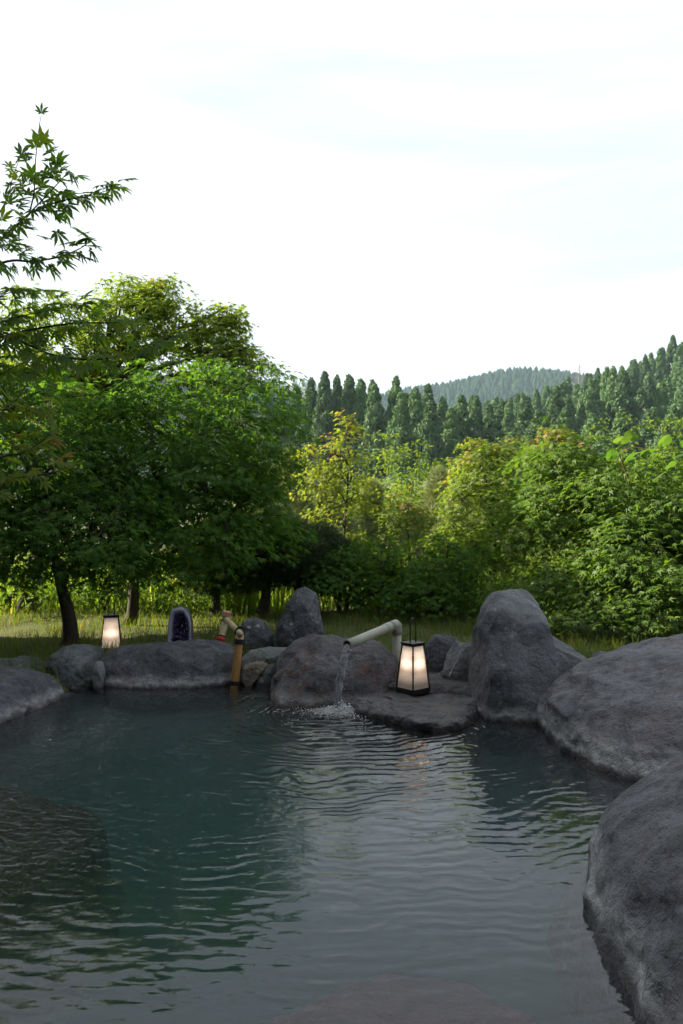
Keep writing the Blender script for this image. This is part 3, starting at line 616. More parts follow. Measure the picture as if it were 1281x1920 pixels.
# clipped dark pines
def pine(name, base, blobs, nt_, size, mat, label, seed, cat='tree', group=None, trunk_r=.05, tipf=.15):
    r = np.random.default_rng(seed); base = np.array(base); root = tag(empty(name, base), label, cat, group)
    W_ = np.array([b_[2] for b_ in blobs]); W_ = W_ / W_.sum(); bi = r.choice(len(blobs), nt_, p=W_)
    cs = np.array([b_[0] for b_ in blobs]); rs = np.array([b_[1] for b_ in blobs])
    d_ = rsphere(r, nt_); pos = cs[bi] + d_ * rs[bi] * (.45 + .6 * r.random(nt_) ** .6)[:, None]
    ax = d_ * .7 + UP * .8 + r.normal(size=(nt_, 3)) * .3
    tip = (r.random(nt_) < tipf) * r.random(nt_)
    foliage('crown', 'tuft', pos, ax, rsphere(r, nt_), size * (.7 + .6 * r.random(nt_)), mat, root, tip, base, r)
    mb_ = MB(); top = (cs * W_[:, None]).sum(0) - base
    mb_.tube([np.array([0, 0, -.1]) + (top + np.array([0, 0, .1])) * q + np.array([.04 * math.sin(4 * q + seed), .03 * math.cos(3 * q), 0]) for q in np.linspace(0, 1, 7)], [trunk_r * (1.5 - 1.2 * q) for q in np.linspace(0, 1, 7)], 8)
    for c_ in cs - base:
        for _ in range(5):
            e_ = c_ + rsphere(r, 1)[0] * rs[0] * .7; s0 = np.array([top[0] * .5, top[1] * .5, top[2] * (.35 + .4 * r.random())])
            mb_.tube([s0, (s0 + e_) / 2, e_], [trunk_r * .4, trunk_r * .25, trunk_r * .1], 5, False)
    mb_.build('trunk', M['bark'], root); return root
pine('pine_tree', ground_at(482, 9.6), [blob(470, 1055, 9.5, .55, .5, .36, 1), blob(540, 1040, 9.5, .45, .45, .35, 1)], 3800, .12, M['needle'], 'dark bushy pine behind the pointed standing stone', 201, trunk_r=.06, group='dark pines behind the pool')
pine('pine_tree', ground_at(392, 9.8), [blob(400, 1050, 9.7, .5, .5, .42, 1), blob(440, 1010, 9.8, .4, .4, .3, .6)], 2600, .12, M['needle'], 'dark pine with a thin trunk behind the geode', 202, trunk_r=.05, group='dark pines behind the pool')
pine('pine_tree', ground_at(590, 10.0), [blob(590, 1050, 9.9, .45, .45, .42, 1)], 1800, .12, M['needle'], 'dark pine between the bushy pine and the slim yellow maple', 203, trunk_r=.04, group='dark pines behind the pool')
k_ = 0
for px, py, d, rr_, lab in [(545, 925, 14, .38, 'pale young pine with upright candles left of the slim yellow maple'), (500, 960, 13, .42, 'pale young pine at the right edge of the dense domed maple'),
                            (620, 985, 13, .40, 'pale young pine half hidden behind the slim yellow maple'), (700, 985, 14, .38, 'pale young pine between the slim yellow maple and the reddish-tipped one'),
                            (825, 960, 14, .45, 'pale young pine left of the round yellow-green maple'), (860, 1000, 13, .40, 'pale young pine low behind the round yellow-green maple')]:
    k_ += 1; g_ = ground_at(px, d); c_ = at(px, py, d); hh = c_[2] - g_[2]
    pine('pine_tree', g_, [(c_ + np.array([0, 0, .25]), (rr_ * .45, rr_ * .45, .5), 1), (c_ - np.array([0, 0, hh * .35]), (rr_ * 1.3, rr_ * 1.2, hh * .55), 2)], 1900, .15, M['needle_pale'], lab, 210 + k_, group='pale young pines', tipf=.4, trunk_r=.03)

# bushes out in the field
for q, (px, py, d, rx, rz_, mt, lab) in enumerate([(600, 968, 24, 1.6, .8, 'bush', 'bush in the field left of the slim yellow maple'), (735, 905, 26, 1.7, 1.6, 'maple_lime', 'tall loose green bush in front of the cedars, right of the slim yellow maple'),
                                                  (800, 940, 22, 1.3, 1.1, 'bush', 'bush in the field left of the round maple'), (670, 960, 20, 1.5, .8, 'bush', 'low bush in the field behind the slim yellow maple'),
                                                  (490, 985, 18, 1.4, .8, 'bush', 'bush in the field behind the dark pine'), (880, 930, 24, 1.8, 1.2, 'bush', 'bush in the field behind the round yellow-green maple'),
                                                  (985, 900, 26, 2.0, 1.5, 'bush', 'bush in the field between the round and the spreading maple'), (1120, 880, 26, 2.4, 1.7, 'bush', 'bush in the field behind the spreading maple'), (1260, 880, 24, 2.2, 1.6, 'bush', 'bush in the field at the right edge of the picture')]):
    g_ = ground_at(px, d); c_ = at(px, py, d); hh = c_[2] - g_[2]
    broadleaf('bush', g_, [(c_, (rx, rx, rz_), 1), (c_ - np.array([0, 0, hh * .5]), (rx * 1.3, rx * 1.2, max(.5, hh * .5)), 1)], 130, 26, .16, M[mt], lab, 'bush', 'bushes in the field', seed=300 + q, trunk_r=.05, sprayR=.45, tpl='oval', limbs=False)

# ------------------------------------------------------------------ cedar forest
def cedar_crown(seed):
    r = np.random.default_rng(seed); H, Rm, z0 = 1.0, 1.0, .37
    ncl = 105; t = r.random(ncl) ** .85; an = r.random(ncl) * 2 * np.pi
    prof = (1 - t ** 1.5) ** .9 * (.62 + .38 * sstep(t, 0, .22)) * (.72 + .42 * r.random(ncl))
    z = z0 + (1 - z0) * t
    cp = np.c_[np.cos(an) * prof * .92, np.sin(an) * prof * .92, z * 8.2]          # in units of the crown radius
    k = 85; dr = rsphere(r, ncl * k).reshape(ncl, k, 3); cr = (.24 + .2 * r.random(ncl)) * (.5 + .55 * prof)
    pos = cp[:, None] + dr * (cr[:, None] * (.6 + .5 * r.random((ncl, k))))[..., None] * np.array([1, 1, 1.35])
    ow = np.c_[np.cos(an), np.sin(an), 0 * an][:, None]
    nm = unit(dr + ow * .45 + UP * .15 + r.normal(size=(ncl, k, 3)) * .28)
    ax = UP * .9 + ow * .35 + r.normal(size=(ncl, k, 3)) * .45
    ax = ax - nm * np.sum(ax * nm, -1)[..., None] + nm * .25
    V_, F_, kv = scatter('spray', pos.reshape(-1, 3), ax.reshape(-1, 3), nm.reshape(-1, 3), (.12 + .09 * r.random(ncl * k)))
    return np_mesh('cedar_crown', V_, F_, {'rnd': np.repeat(np.repeat(.3 * r.random(ncl), k) + .7 * r.random(ncl * k), kv), 'tip': np.zeros(len(V_))})
crowns = [cedar_crown(400 + q) for q in range(6)]
for c_ in crowns: c_.materials.append(M['cedar'])
tmb = MB(); tmb.tube([(0, 0, -.3), (0, 0, 2), (.01, 0, 5), (0, 0, 8.1)], [.10, .085, .055, .01], 7); tro = tmb.build('trunk', M['cedar_bark']); trunk_me = tro.data; bpy.data.objects.remove(tro)
rf = random.Random(11)
def cedar(x, y, h, rad, label, group, k=None):
    t_ = tag(empty('cedar_tree', (x, y, float(terrain(x, y)) - .2), rf.random() * 6.28), label, 'tree', group)
    s_ = h / 8.2; t_.scale = (rad, rad, s_)
    a_ = mesh_obj('trunk', trunk_me, None, t_); b_ = mesh_obj('crown', crowns[rf.randrange(6) if k is None else k], None, t_); b_['kind'] = 'stuff'
    return t_
# the front row that shows one by one: photograph x of the top, y of the top, distance
front = [(556, 728, 118), (583, 716, 116), (609, 704, 112), (632, 712, 114), (655, 710, 113), (677, 718, 112), (703, 726, 106), (743, 714, 112), (752, 742, 102), (780, 734, 108), (803, 728, 114),
         (806, 760, 100), (830, 752, 112), (846, 770, 104), (866, 748, 116), (893, 748, 118), (890, 775, 104), (918, 762, 120), (528, 735, 120), (500, 738, 118)]
fl = 'tall narrow cedar in the front row of the forest beyond the slim yellow maple'
NTH = 'first second third fourth fifth sixth seventh eighth ninth tenth eleventh twelfth thirteenth fourteenth fifteenth sixteenth seventeenth eighteenth nineteenth twentieth'.split()
for q, (x_, y_, d) in enumerate(sorted(front)):
    fl = NTH[q] + ' narrow cedar from the left in the front row beyond the slim yellow maple'
    p_ = at(x_, y_, d); h = p_[2] - float(terrain(p_[0], d)) + .2
    cedar(p_[0], d, h, 1.75 + .35 * rf.random(), fl, 'front row of cedars')
SKX = [430, 560, 700, 830, 900, 960, 1000, 1050, 1090, 1180, 1281, 1350]; SKY_ = [730, 716, 718, 750, 750, 746, 734, 718, 702, 676, 645, 625]
hl = 'cedar among many alike on the forested slope beyond the shrubs'
n_c = 0
for j, d in enumerate([126, 134, 142, 150, 159, 168, 178, 188, 199, 210, 222]):
    x0, x1 = (430 - 640.5) / FPX * d, (1350 - 640.5) / FPX * d
    x_ = x0 + rf.random() * 4
    while x_ < x1:
        px = x_ / d * FPX + 640
        if not (px < 840 and j > 2) and not (px < 960 and j > 7):
            h = 17.5 + 5 * rf.random(); h *= .92 + .16 * rf.random()
            xx, dd = x_ + rf.uniform(-.8, .8), d + rf.uniform(-3, 3); g_ = float(terrain(xx, dd)) - .2
            lim = CAM_H - (np.interp(xx / dd * FPX + 640, SKX, SKY_) + rf.uniform(-3, 14) - 960) / FPX * dd - g_
            if lim > 9: cedar(xx, dd, min(h, lim), (2.1 + .6 * rf.random()) * (.8 if lim < h else 1), hl, 'cedars on the slope'); n_c += 1
        x_ += 4.6 + 1.6 * rf.random()
for q, (px, py, d) in enumerate(sorted([(930, 790, 104), (985, 760, 110), (1010, 775, 106), (1060, 770, 112), (1110, 780, 108), (1165, 770, 112), (1215, 775, 110), (1262, 765, 112), (960, 815, 100), (1130, 810, 100), (1245, 800, 102), (1040, 812, 100), (1190, 815, 100)])):
    p_ = at(px, py, d); cedar(p_[0], d, p_[2] - float(terrain(p_[0], d)) + .2, 2.1 + .4 * rf.random(), NTH[q] + ' cedar from the left along the foot of the forested slope, half hidden by shrubs', 'cedars at the foot of the slope')
p_ = at(1262, 632, 214); cedar(p_[0], 214, p_[2] - float(terrain(p_[0], 214)), 2.3, 'topmost cedar poking above the forest at the right edge', None, 2)

# ------------------------------------------------------------------ far hills
def hill(name, xs, hs, yc, wid, mat_ground, cone_n, lab, seed, tree_h):
    r = np.random.default_rng(seed); X = np.linspace(xs[0], xs[-1], 90); Y = np.linspace(yc - wid, yc + wid, 40)
    def hz(x, y): return np.interp(x, xs, hs) * np.cos(np.clip((y - yc) / wid, -1, 1) * np.pi / 2) ** 1.2 + 3 * np.sin(x / 23) * np.sin(y / 31) - 2
    GX, GY = np.meshgrid(X, Y); V_ = np.c_[GX.ravel(), GY.ravel(), hz(GX, GY).ravel()]
    i_ = np.arange(40 * 90).reshape(40, 90); F_ = np.stack([i_[:-1, :-1], i_[:-1, 1:], i_[1:, 1:], i_[1:, :-1]], -1).reshape(-1, 4)
    tag(mesh_obj(name, np_mesh(name, V_, F_, smooth=True), mat_ground), kind='structure')
    x = r.uniform(xs[0], xs[-1], cone_n); y = yc - wid + wid * 1.08 * r.random(cone_n) ** .8; z = hz(x, y)
    n6 = 7; an = np.linspace(0, 2 * np.pi, n6, endpoint=False); hh = tree_h * (.7 + .5 * r.random(cone_n)); rd = hh * (.17 + .07 * r.random(cone_n))
    def ring(fr_, q): return np.stack([x[:, None] + np.cos(an + q) * (rd * fr_)[:, None] * (.8 + .4 * r.random((cone_n, n6))), y[:, None] + np.sin(an + q) * (rd * fr_)[:, None], 0 * an + 0 * x[:, None]], -1)
    r0 = ring(.9, 0); r0[..., 2] = z[:, None] - 1; r1 = ring(1.0, .3); r1[..., 2] = (z + hh * .45)[:, None]; r2 = ring(.55, .6); r2[..., 2] = (z + hh * .8)[:, None]; tp = np.c_[x, y, z + hh][:, None]
    V_ = np.concatenate([r0, r1, r2, tp], 1); nv = V_.shape[1]; f = []
    for k in range(n6):
        k2 = (k + 1) % n6; f += [(k, k2, n6 + k2), (k, n6 + k2, n6 + k), (n6 + k, n6 + k2, 2 * n6 + k2), (n6 + k, 2 * n6 + k2, 2 * n6 + k), (2 * n6 + k, 2 * n6 + k2, 3 * n6)]
    F_ = (np.array(f)[None] + (np.arange(cone_n) * nv)[:, None, None]).reshape(-1, 3)
    o_ = mesh_obj('forest', np_mesh('forest', V_.reshape(-1, 3), F_, {'rnd': np.repeat(r.random(cone_n), nv), 'tip': np.zeros(cone_n * nv)}), M['far'])
    tag(o_, lab, 'forest', kind='stuff')
def hx(px, d): return (px - 640.5) / FPX * d
def hzv(py, d): return CAM_H - (py - 960) / FPX * d
D1 = 850
hill('hill', [hx(q, D1) for q in (560, 680, 720, 800, 880, 950, 1010, 1060, 1120, 1250, 1500)], [hzv(q, D1) - 9 for q in (840, 775, 742, 722, 708, 700, 697, 698, 705, 720, 760)], D1, 230, M['ground'], 5200,
     'bluish far wooded ridge beyond the cedar forest', 501, 12)
D2 = 480
hill('hill', [hx(q, D2) for q in (-400, 200, 400, 480, 540, 580, 640)], [hzv(q, D2) - 8 for q in (690, 700, 715, 725, 735, 770, 860)], D2, 110, M['ground'], 1300,
     'dark wooded rise seen at the right side of the big left maple', 502, 12)
D3 = 1500
hill('hill', [hx(q, D3) for q in (-600, 0, 400, 540, 600, 700, 900)], [hzv(q, D3) for q in (700, 700, 712, 720, 727, 745, 800)], D3, 260, M['ground'], 1500,
     'palest farthest ridge low on the horizon left of the front cedars', 503, 12)

# ------------------------------------------------------------------ vine over the right maples, bare tree on the ridge
M['vine'] = plain('vine_leaf', (.13, .20, .06), .5, var=.3, scale=4)
vb = ground_at(1180, 8.6); vt = tag(empty('climbing_vine', vb), 'climbing vine with big round pale leaves on top of the right-hand maples', 'vine')
vn = [(1195, 1200, 8.6), (1185, 1000, 8.5), (1180, 900, 8.2), (1160, 850, 8.1), (1185, 838, 8.1), (1215, 842, 8.05), (1245, 850, 8.0), (1262, 846, 8.0), (1235, 800, 8.1)]
b = MB(); b.tube([at(*q) - vb for q in vn], [.012, .011, .010, .008, .006, .005, .004, .003, .002], 6); b.build('stem', M['twig'], vt)
def heart_mesh():
    v = [(0, 0, 0)]; n_ = 14
    for q in range(n_):
        a_ = -math.pi + 2 * math.pi * (q + .5) / n_; r_ = .5 * (1 + .25 * math.cos(a_)) * (1 - .35 * math.exp(-((abs(a_) - math.pi) / .35) ** 2)); v.append((math.sin(a_) * r_, .35 + math.cos(a_) * r_ , -.12 * r_ + .05 * math.cos(3 * a_)))
    v[0] = (0, .35, .04)
    me = bpy.data.meshes.new('leaf'); me.from_pydata(v, [], [(0, 1 + q, 1 + (q + 1) % n_) for q in range(n_)]); me.update(); me.materials.append(M['vine_leaf']); return me
M['vine_leaf'] = near_leaf_mat('vine_leaf_close', (.035, .09, .022), (.06, .12, .035), (.07, .13, .04)); hm = heart_mesh()
rv = random.Random(3)
for px, py, d, s_ in [(1165, 832, 8.1, .17), (1192, 826, 8.1, .15), (1218, 850, 8.0, .16), (1180, 862, 7.9, .16), (1240, 838, 8.0, .15), (1262, 858, 7.9, .16), (1248, 882, 7.8, .15), (1205, 880, 7.8, .14), (1275, 835, 8.0, .14), (1225, 900, 7.7, .15), (1150, 860, 8.0, .13)]:
    o_ = bpy.data.objects.new('leaf', hm); C.objects.link(o_); o_.parent = vt; o_.location = Vector(at(px, py, d) - vb); o_.rotation_euler = (rv.uniform(.2, 1.1), rv.uniform(-.6, .6), rv.uniform(2, 4.3)); o_.scale = (s_,) * 3
bp_ = at(1085, 712, 205); bz = float(terrain(bp_[0], 205)); bt = tag(empty('bare_tree', (bp_[0], 205, bz)), 'thin bare tree sticking up above the cedar skyline', 'tree'); rv = random.Random(12)
b = MB(); ht_ = hzt = CAM_H - (684 - 960) / FPX * 205 - bz; b.tube([(0, 0, -.5), (.3, 0, ht_ * .5), (.1, 0, ht_ * .85), (.3, 0, ht_)], [.25, .2, .12, .04], 6); b.build('trunk', M['cedar_bark'], bt)
b = MB()
for q in range(16):
    z_ = ht_ * (.72 + .28 * q / 16); an = q * 2.4; ln = 1.8 * (1.15 - q / 16); e_ = Vector((math.cos(an) * ln + .2, math.sin(an) * ln, z_ + ln * .5)); b.tube([Vector((.2, 0, z_)), e_], [.07, .025], 4)
    for _ in range(3): f_ = e_ + Vector((rv.gauss(0, .5), rv.gauss(0, .5), rv.uniform(.1, .7))); b.tube([e_.lerp(Vector((.2, 0, z_)), .3 * rv.random()), f_], [.035, .015], 3, False)
b.build('branches', M['cedar_bark'], bt)

# ------------------------------------------------------------------ grass
def grass(name, n_, region, size, mat, label, seed, lean=.35, tipf=.2):
    r = np.random.default_rng(seed); xy = region(r, n_); q = edge_drop(xy[:, 0], xy[:, 1]); xy = xy[q > .12]; n_ = len(xy)
    cl = np.array([mnoise.noise(Vector((x * 1.3, y * 1.3, seed))) for x, y in xy]); 
    pos = np.c_[xy, terrain(xy[:, 0], xy[:, 1]) - .02]
    ax = UP + r.normal(size=(n_, 3)) * lean; ax[:, 2] = np.abs(ax[:, 2]) + .2
    sz = size * (.4 + .9 * r.random(n_)) * (1 + .7 * cl)
    V_, F_, k = scatter('blade', pos, ax, np.c_[r.normal(size=(n_, 2)), .1 * np.ones(n_)], sz)
    o_ = mesh_obj(name, np_mesh(name, V_, F_, {'rnd': np.repeat(r.random(n_), k), 'tip': np.repeat((r.random(n_) < tipf) * r.random(n_), k)}), mat); tag(o_, label, 'grass', kind='stuff')
def reg(x0, x1, y0, y1, fan=0): 
    def f(r, n_):
        y = r.uniform(y0, y1, n_); k = 1 + fan * (y - y0) / y0; return np.c_[r.uniform(x0, x1, n_) * k, y]
    return f
grass('grass', 26000, reg(-4.2, 4.2, 6.0, 9.6), .13, M['lawn'], 'short lawn grass between the rocks and the trees', 601)
grass('meadow_grass', 26000, reg(-5, 5, 9.8, 17, .9), .5, M['meadow'], 'tall sunlit meadow grass beyond the tree trunks', 602, lean=.28)


# ------------------------------------------------------------------ lanterns
def panel_mat():
    m, n, l, o = mat_new('lantern_paper')
    t = n.new('ShaderNodeTexCoord').outputs['Object']
    v = n.new('ShaderNodeTexVoronoi'); v.inputs['Scale'].default_value = 110; v.inputs['Randomness'].default_value = 0; l.new(t, v.inputs['Vector'])
    c = mixc(n, l, ramp(n, l, v.outputs['Distance'], [(.28, 1), (.5, 0)]), (.42, .41, .41), (.86, .85, .84))
    d = n.new('ShaderNodeBsdfDiffuse'); l.new(c, d.inputs[0]); tr = n.new('ShaderNodeBsdfTranslucent'); l.new(c, tr.inputs[0])
    x = n.new('ShaderNodeMixShader'); x.inputs[0].default_value = .55; l.new(d.outputs[0], x.inputs[1]); l.new(tr.outputs[0], x.inputs[2]); l.new(x.outputs[0], o.inputs[0]); return m
M['paper'] = panel_mat()
m, n, l, o = mat_new('lantern_bulb'); em = n.new('ShaderNodeEmission'); em.inputs[0].default_value = (1, .62, .34, 1); em.inputs[1].default_value = 2.5; l.new(em.outputs[0], o.inputs[0]); M['bulb'] = m
def lantern(base, rz, label, sb=.165, st=.108, h=.30, lit=1.0):
    t = tag(empty('lantern', base, rz), label, 'lantern', 'paper lanterns by the pool'); hb, ht = sb / 2, st / 2
    b = MB(); b.box((0, 0, .012), (hb + .004, hb + .004, .012)); b.box((0, 0, .03), (hb + .002, hb + .002, .0065)); b.build('base', M['black'], t)
    z0, z1 = .036, .036 + h
    for sx_ in (-1, 1):
        for sy_ in (-1, 1):
            b = MB(); q = .0042
            vs_ = [(sx_ * hb + dx, sy_ * hb + dy, z0) for dx in (-q, q) for dy in (-q, q)] + [(sx_ * ht + dx, sy_ * ht + dy, z1) for dx in (-q, q) for dy in (-q, q)]
            b.add(vs_, [(0, 2, 3, 1), (4, 5, 7, 6), (0, 1, 5, 4), (2, 6, 7, 3), (0, 4, 6, 2), (1, 3, 7, 5)], False); b.build('corner_post', M['black'], t)
    b = MB()
    for k in range(4):
        an = k * math.pi / 2; rot = Matrix.Rotation(an, 3, 'Z')
        b.box(rot @ Vector((0, -ht, z1 + .0015)), (ht + .0055, .0048, .006), rot)
    b.build('top_frame', M['black'], t)
    b = MB(); b.box((0, 0, z1 + .0135), (ht + .008, ht + .008, .005)); b.build('cap', M['black'], t)
    for k in range(4):
        rot = Matrix.Rotation(k * math.pi / 2, 3, 'Z'); b = MB(); i_ = .003
        b.add([rot @ Vector(p_) for p_ in ((-hb + .006, -hb + i_, z0), (hb - .006, -hb + i_, z0), (ht - .006, -ht + i_, z1 - .005), (-ht + .006, -ht + i_, z1 - .005))], [(0, 1, 2, 3)], False)
        b.build('panel', M['paper'], t)
    b = MB(); hh = .19; w_ = .028
    b.tube([(-w_, 0, z1 + .018), (-w_, 0, z1 + hh * .7)] + [(-w_ * math.cos(q), 0, z1 + hh * .7 + hh * .3 * math.sin(q)) for q in np.linspace(.2, math.pi - .2, 8)] + [(w_, 0, z1 + hh * .7), (w_, 0, z1 + .018)], .0045, 7)
    b.build('handle', M['black'], t)
    Vb, Fb = ICO[3]; bo = mesh_obj('bulb', np_mesh('bulb', Vb * np.array([.016, .016, .024]), Fb, smooth=True), M['bulb'], t); bo.location = (0, 0, z0 + h * .45)
    b = MB(); b.tube([(0, 0, .02), (0, 0, z0 + h * .40)], .006, 8); b.build('bulb_stem', M['black'], t)
    ld = bpy.data.lights.new('lantern_light', 'POINT'); ld.energy = LANTERN_W * lit; ld.color = (1, .76, .56); ld.shadow_soft_size = .02
    lo = bpy.data.objects.new('lantern_light', ld); C.objects.link(lo); lo.parent = t; lo.location = (0, 0, z0 + h * .62)
    return t
LANTERN_W = .22
lp = at(775, 1291, 5.62); lantern((lp[0], lp[1] + .02, .084), R(40), 'glowing black-framed lantern standing on the rock ledge right of the spout')
lp = at(209, 1232, 7.35); lantern((lp[0], lp[1], .0), R(14), 'glowing black-framed lantern with tall handle on the grass behind the long dark rock', sb=.19, st=.125, h=.36, lit=1.1)

# ------------------------------------------------------------------ amethyst geode
m, n, l, o = mat_new('amethyst'); p = n.new('ShaderNodeBsdfPrincipled'); g = n.new('ShaderNodeTexCoord').outputs['Object']
c = mixc(n, l, noise_n(n, l, g, 60, 4), (.035, .022, .09), (.12, .08, .22)); l.new(c, p.inputs['Base Color']); p.inputs['Roughness'].default_value = .18; l.new(p.outputs[0], o.inputs[0]); M['amethyst'] = m
M['agate'] = plain('agate_rim', (.30, .32, .40), .5, var=.4, scale=60, bmp=.3)
M['geode_skin'] = plain('geode_skin', (.05, .055, .06), .85, var=.4, scale=30, bmp=.5)
gb = at(337, 1229, 7.0)
t = tag(empty('geode', (gb[0], 7.0, .08), R(-4)), 'upright arched amethyst geode with purple crystals and a pale rim', 'geode')
gw, gh = .108, .445
def arch(u, s_=1.0):                       # u in 0..1 from the left foot over the top to the right foot
    q = (u - .5) * 2; x_ = gw * math.sin(min(1, abs(q) * 1.3) * math.pi / 2) * (1 if q > 0 else -1) * (.9 + .1 * abs(q)); z_ = gh * (1 - abs(q) ** 2.6)
    k = 1 + .05 * mnoise.noise(Vector((q * 4, 3, 1)))
    return x_ * s_ * k, z_ * (.5 + .5 * s_) * k
nu = 40; b = MB(); vs_ = []; fs = []
prof = [(1.0, -.005), (1.03, .03), (.98, .08), (.75, .13), (.4, .155), (.05, .16)]
for s_, y_ in prof:
    for k in range(nu + 1): x_, z_ = arch(k / nu, s_); vs_.append((x_, y_ + .006 * mnoise.noise(Vector((x_ * 30, y_ * 30, z_ * 30))), z_))
for j in range(len(prof) - 1):
    for k in range(nu): q = j * (nu + 1) + k; fs.append((q, q + 1, q + nu + 2, q + nu + 1))
b.add(vs_, fs); b.build('shell', M['geode_skin'], t)
b = MB(); vs_ = []; fs = []
prof = [(1.0, -.004), (.94, -.014), (.84, -.012), (.74, .012), (.70, .04)]
for s_, y_ in prof:
    for k in range(nu + 1): x_, z_ = arch(k / nu, s_ - .05 * max(0, mnoise.noise(Vector((k * .35, 0, 5)))) * (s_ < 1)); vs_.append((x_, y_ + .004 * mnoise.noise(Vector((k * .9, s_ * 20, 0))), z_))
for j in range(len(prof) - 1):
    for k in range(nu): q = j * (nu + 1) + k; fs.append((q, q + nu + 1, q + nu + 2, q + 1))
b.add(vs_, fs); b.build('rim', M['agate'], t)
b = MB(); rr = random.Random(5)
for _ in range(520):
    u = rr.random(); s_ = .74 * math.sqrt(rr.random()); x_, z_ = arch(u, s_); z_ = max(.01, z_ * rr.uniform(.2, 1) if s_ < .4 else z_); y_ = .03 + .07 * (1 - (s_ / .74) ** 2)
    ax = Vector((-x_ * 2 + rr.gauss(0, .35), -1 + rr.gauss(0, .2), (.2 - z_) * 1.2 + rr.gauss(0, .35))).normalized(); up = ax.orthogonal().normalized(); sd = ax.cross(up); q = rr.uniform(.006, .014); ln = q * rr.uniform(1.4, 2.6)
    c0 = Vector((x_, y_ + .01, z_)); ring0 = [c0 + (up * math.cos(k * 1.0472) + sd * math.sin(k * 1.0472)) * q for k in range(6)]; ring1 = [p_ + ax * ln * .55 for p_ in ring0]
    b.add(ring0 + ring1 + [c0 + ax * ln], [(k, (k + 1) % 6, 6 + (k + 1) % 6, 6 + k) for k in range(6)] + [(6 + k, 6 + (k + 1) % 6, 12) for k in range(6)], False)
tag(b.build('crystals', M['amethyst'], t), kind='stuff')

# ------------------------------------------------------------------ bamboo stand
def bamboo_mat(name, ca, cb):
    m, n, l, o = mat_new(name); p = n.new('ShaderNodeBsdfPrincipled'); g = n.new('ShaderNodeTexCoord').outputs['Object']
    mp_ = n.new('ShaderNodeMapping'); mp_.inputs['Scale'].default_value = (60, 60, 4); l.new(g, mp_.inputs[0])
    f = noise_n(n, l, mp_.outputs[0], 1, 5, .6); f2 = noise_n(n, l, g, 9, 5, .6)
    c = mixc(n, l, f, ca, cb); c = mixc(n, l, ramp(n, l, f2, [(.5, 0), (.7, .6)]), c, [q * .4 for q in ca]); l.new(c, p.inputs['Base Color']); p.inputs['Roughness'].default_value = .38
    l.new(bump(n, l, f, .2, .004), p.inputs['Normal']); l.new(p.outputs[0], o.inputs[0]); return m
M['bamboo_gold'] = bamboo_mat('bamboo_golden', (.30, .155, .045), (.46, .28, .10))
M['bamboo_pale'] = bamboo_mat('bamboo_pale', (.36, .29, .17), (.50, .42, .27))
M['red'] = plain('red_cloth', (.42, .02, .015), .7, var=.3)
M['cutwood'] = plain('cut_wood', (.34, .19, .11), .8, var=.3, scale=60)
def bamboo(mb_, p0, p1, r_, nodes=3, n_=14):
    p0, p1 = Vector(p0), Vector(p1); pts = []; rad = []
    ns = [(i_ + .6) / nodes for i_ in range(nodes)]; us = sorted(set([0, 1] + [q + dq for q in ns for dq in (-.02, -.008, 0, .008, .02) if 0 < q + dq < 1]))
    for u in us:
        pts.append(p0.lerp(p1, u)); k = min(abs(u - q) for q in ns); rad.append(r_ * (1.07 if k < .001 else .965 if k < .012 else 1.0))
    mb_.tube(pts, rad, n_)
def ring_cord(mb_, c_, ax, r_, turns=3, th_=.004):
    ax = Vector(ax).normalized(); up = ax.orthogonal().normalized(); sd = ax.cross(up); c_ = Vector(c_)
    for k in range(turns):
        mb_.tube([c_ + ax * ((k - (turns - 1) / 2) * th_ * 1.7) + (up * math.cos(q) + sd * math.sin(q)) * (r_ + th_ * .5) for q in np.linspace(0, 2 * math.pi, 17)], th_, 6, False)
P0 = Vector(at(436, 1320, 6.2)); P1 = Vector(at(450, 1190, 6.25)); Q0 = P1 + Vector((.01, -.045, .012)); Q1 = Vector(at(423, 1160, 6.8)); S0 = Vector(at(413, 1203, 6.72)); S1 = Q1 + Vector((.0, .05, 0))
t = tag(empty('bamboo_stand', (P0.x, P0.y, P0.z)), 'golden bamboo stand lashed with black cord at the water, red cloth on its rear foot', 'bamboo stand')
def rel(*ps): return [p_ - P0 for p_ in ps]
b = MB(); bamboo(b, *rel(P0, P1), .034, 2); o_ = b.build('post', M['bamboo_gold'], t)
b = MB(); ax_ = P1 - P0; ring_cord(b, P0 + ax_ * .30 - P0, ax_, .035, 5); b.build('cord', M['cord'], o_)
b = MB(); ring_cord(b, P0 + ax_ * .90 - P0, ax_, .035, 6); ring_cord(b, P1 - P0 + Vector((0, .02, .02)), Vector((.3, -1, .6)), .036, 4); b.build('cord', M['cord'], o_)
b = MB(); bamboo(b, *rel(Q0, Q1), .024, 3); o2 = b.build('beam', M['bamboo_pale'], t)
b = MB(); ring_cord(b, Q0.lerp(Q1, .12) - P0, Q1 - Q0, .025, 4); b.build('cord', M['cord'], o2)
b = MB(); bamboo(b, *rel(S0, S1), .03, 2); o3 = b.build('rear_post', M['bamboo_pale'], t)
b = MB(); b.tube(rel(S0 + (S1 - S0) * -.02, S0 + (S1 - S0) * .07, S0 + (S1 - S0) * .16), [.030, .041, .0335], 14); b.build('red_cloth', M['red'], t)
b = MB(); ring_cord(b, S0 + (S1 - S0) * .19 - P0, S1 - S0, .031, 2); ring_cord(b, S1 - P0 - (S1 - S0) * .12, S1 - S0, .031, 3); b.build('cord', M['cord'], o3)
b = MB(); b.box(Q1 - P0 + Vector((.01, .0, .042)), (.034, .05, .019), Matrix.Rotation(R(12), 3, 'Y')); b.build('end_block', M['cutwood'], t)

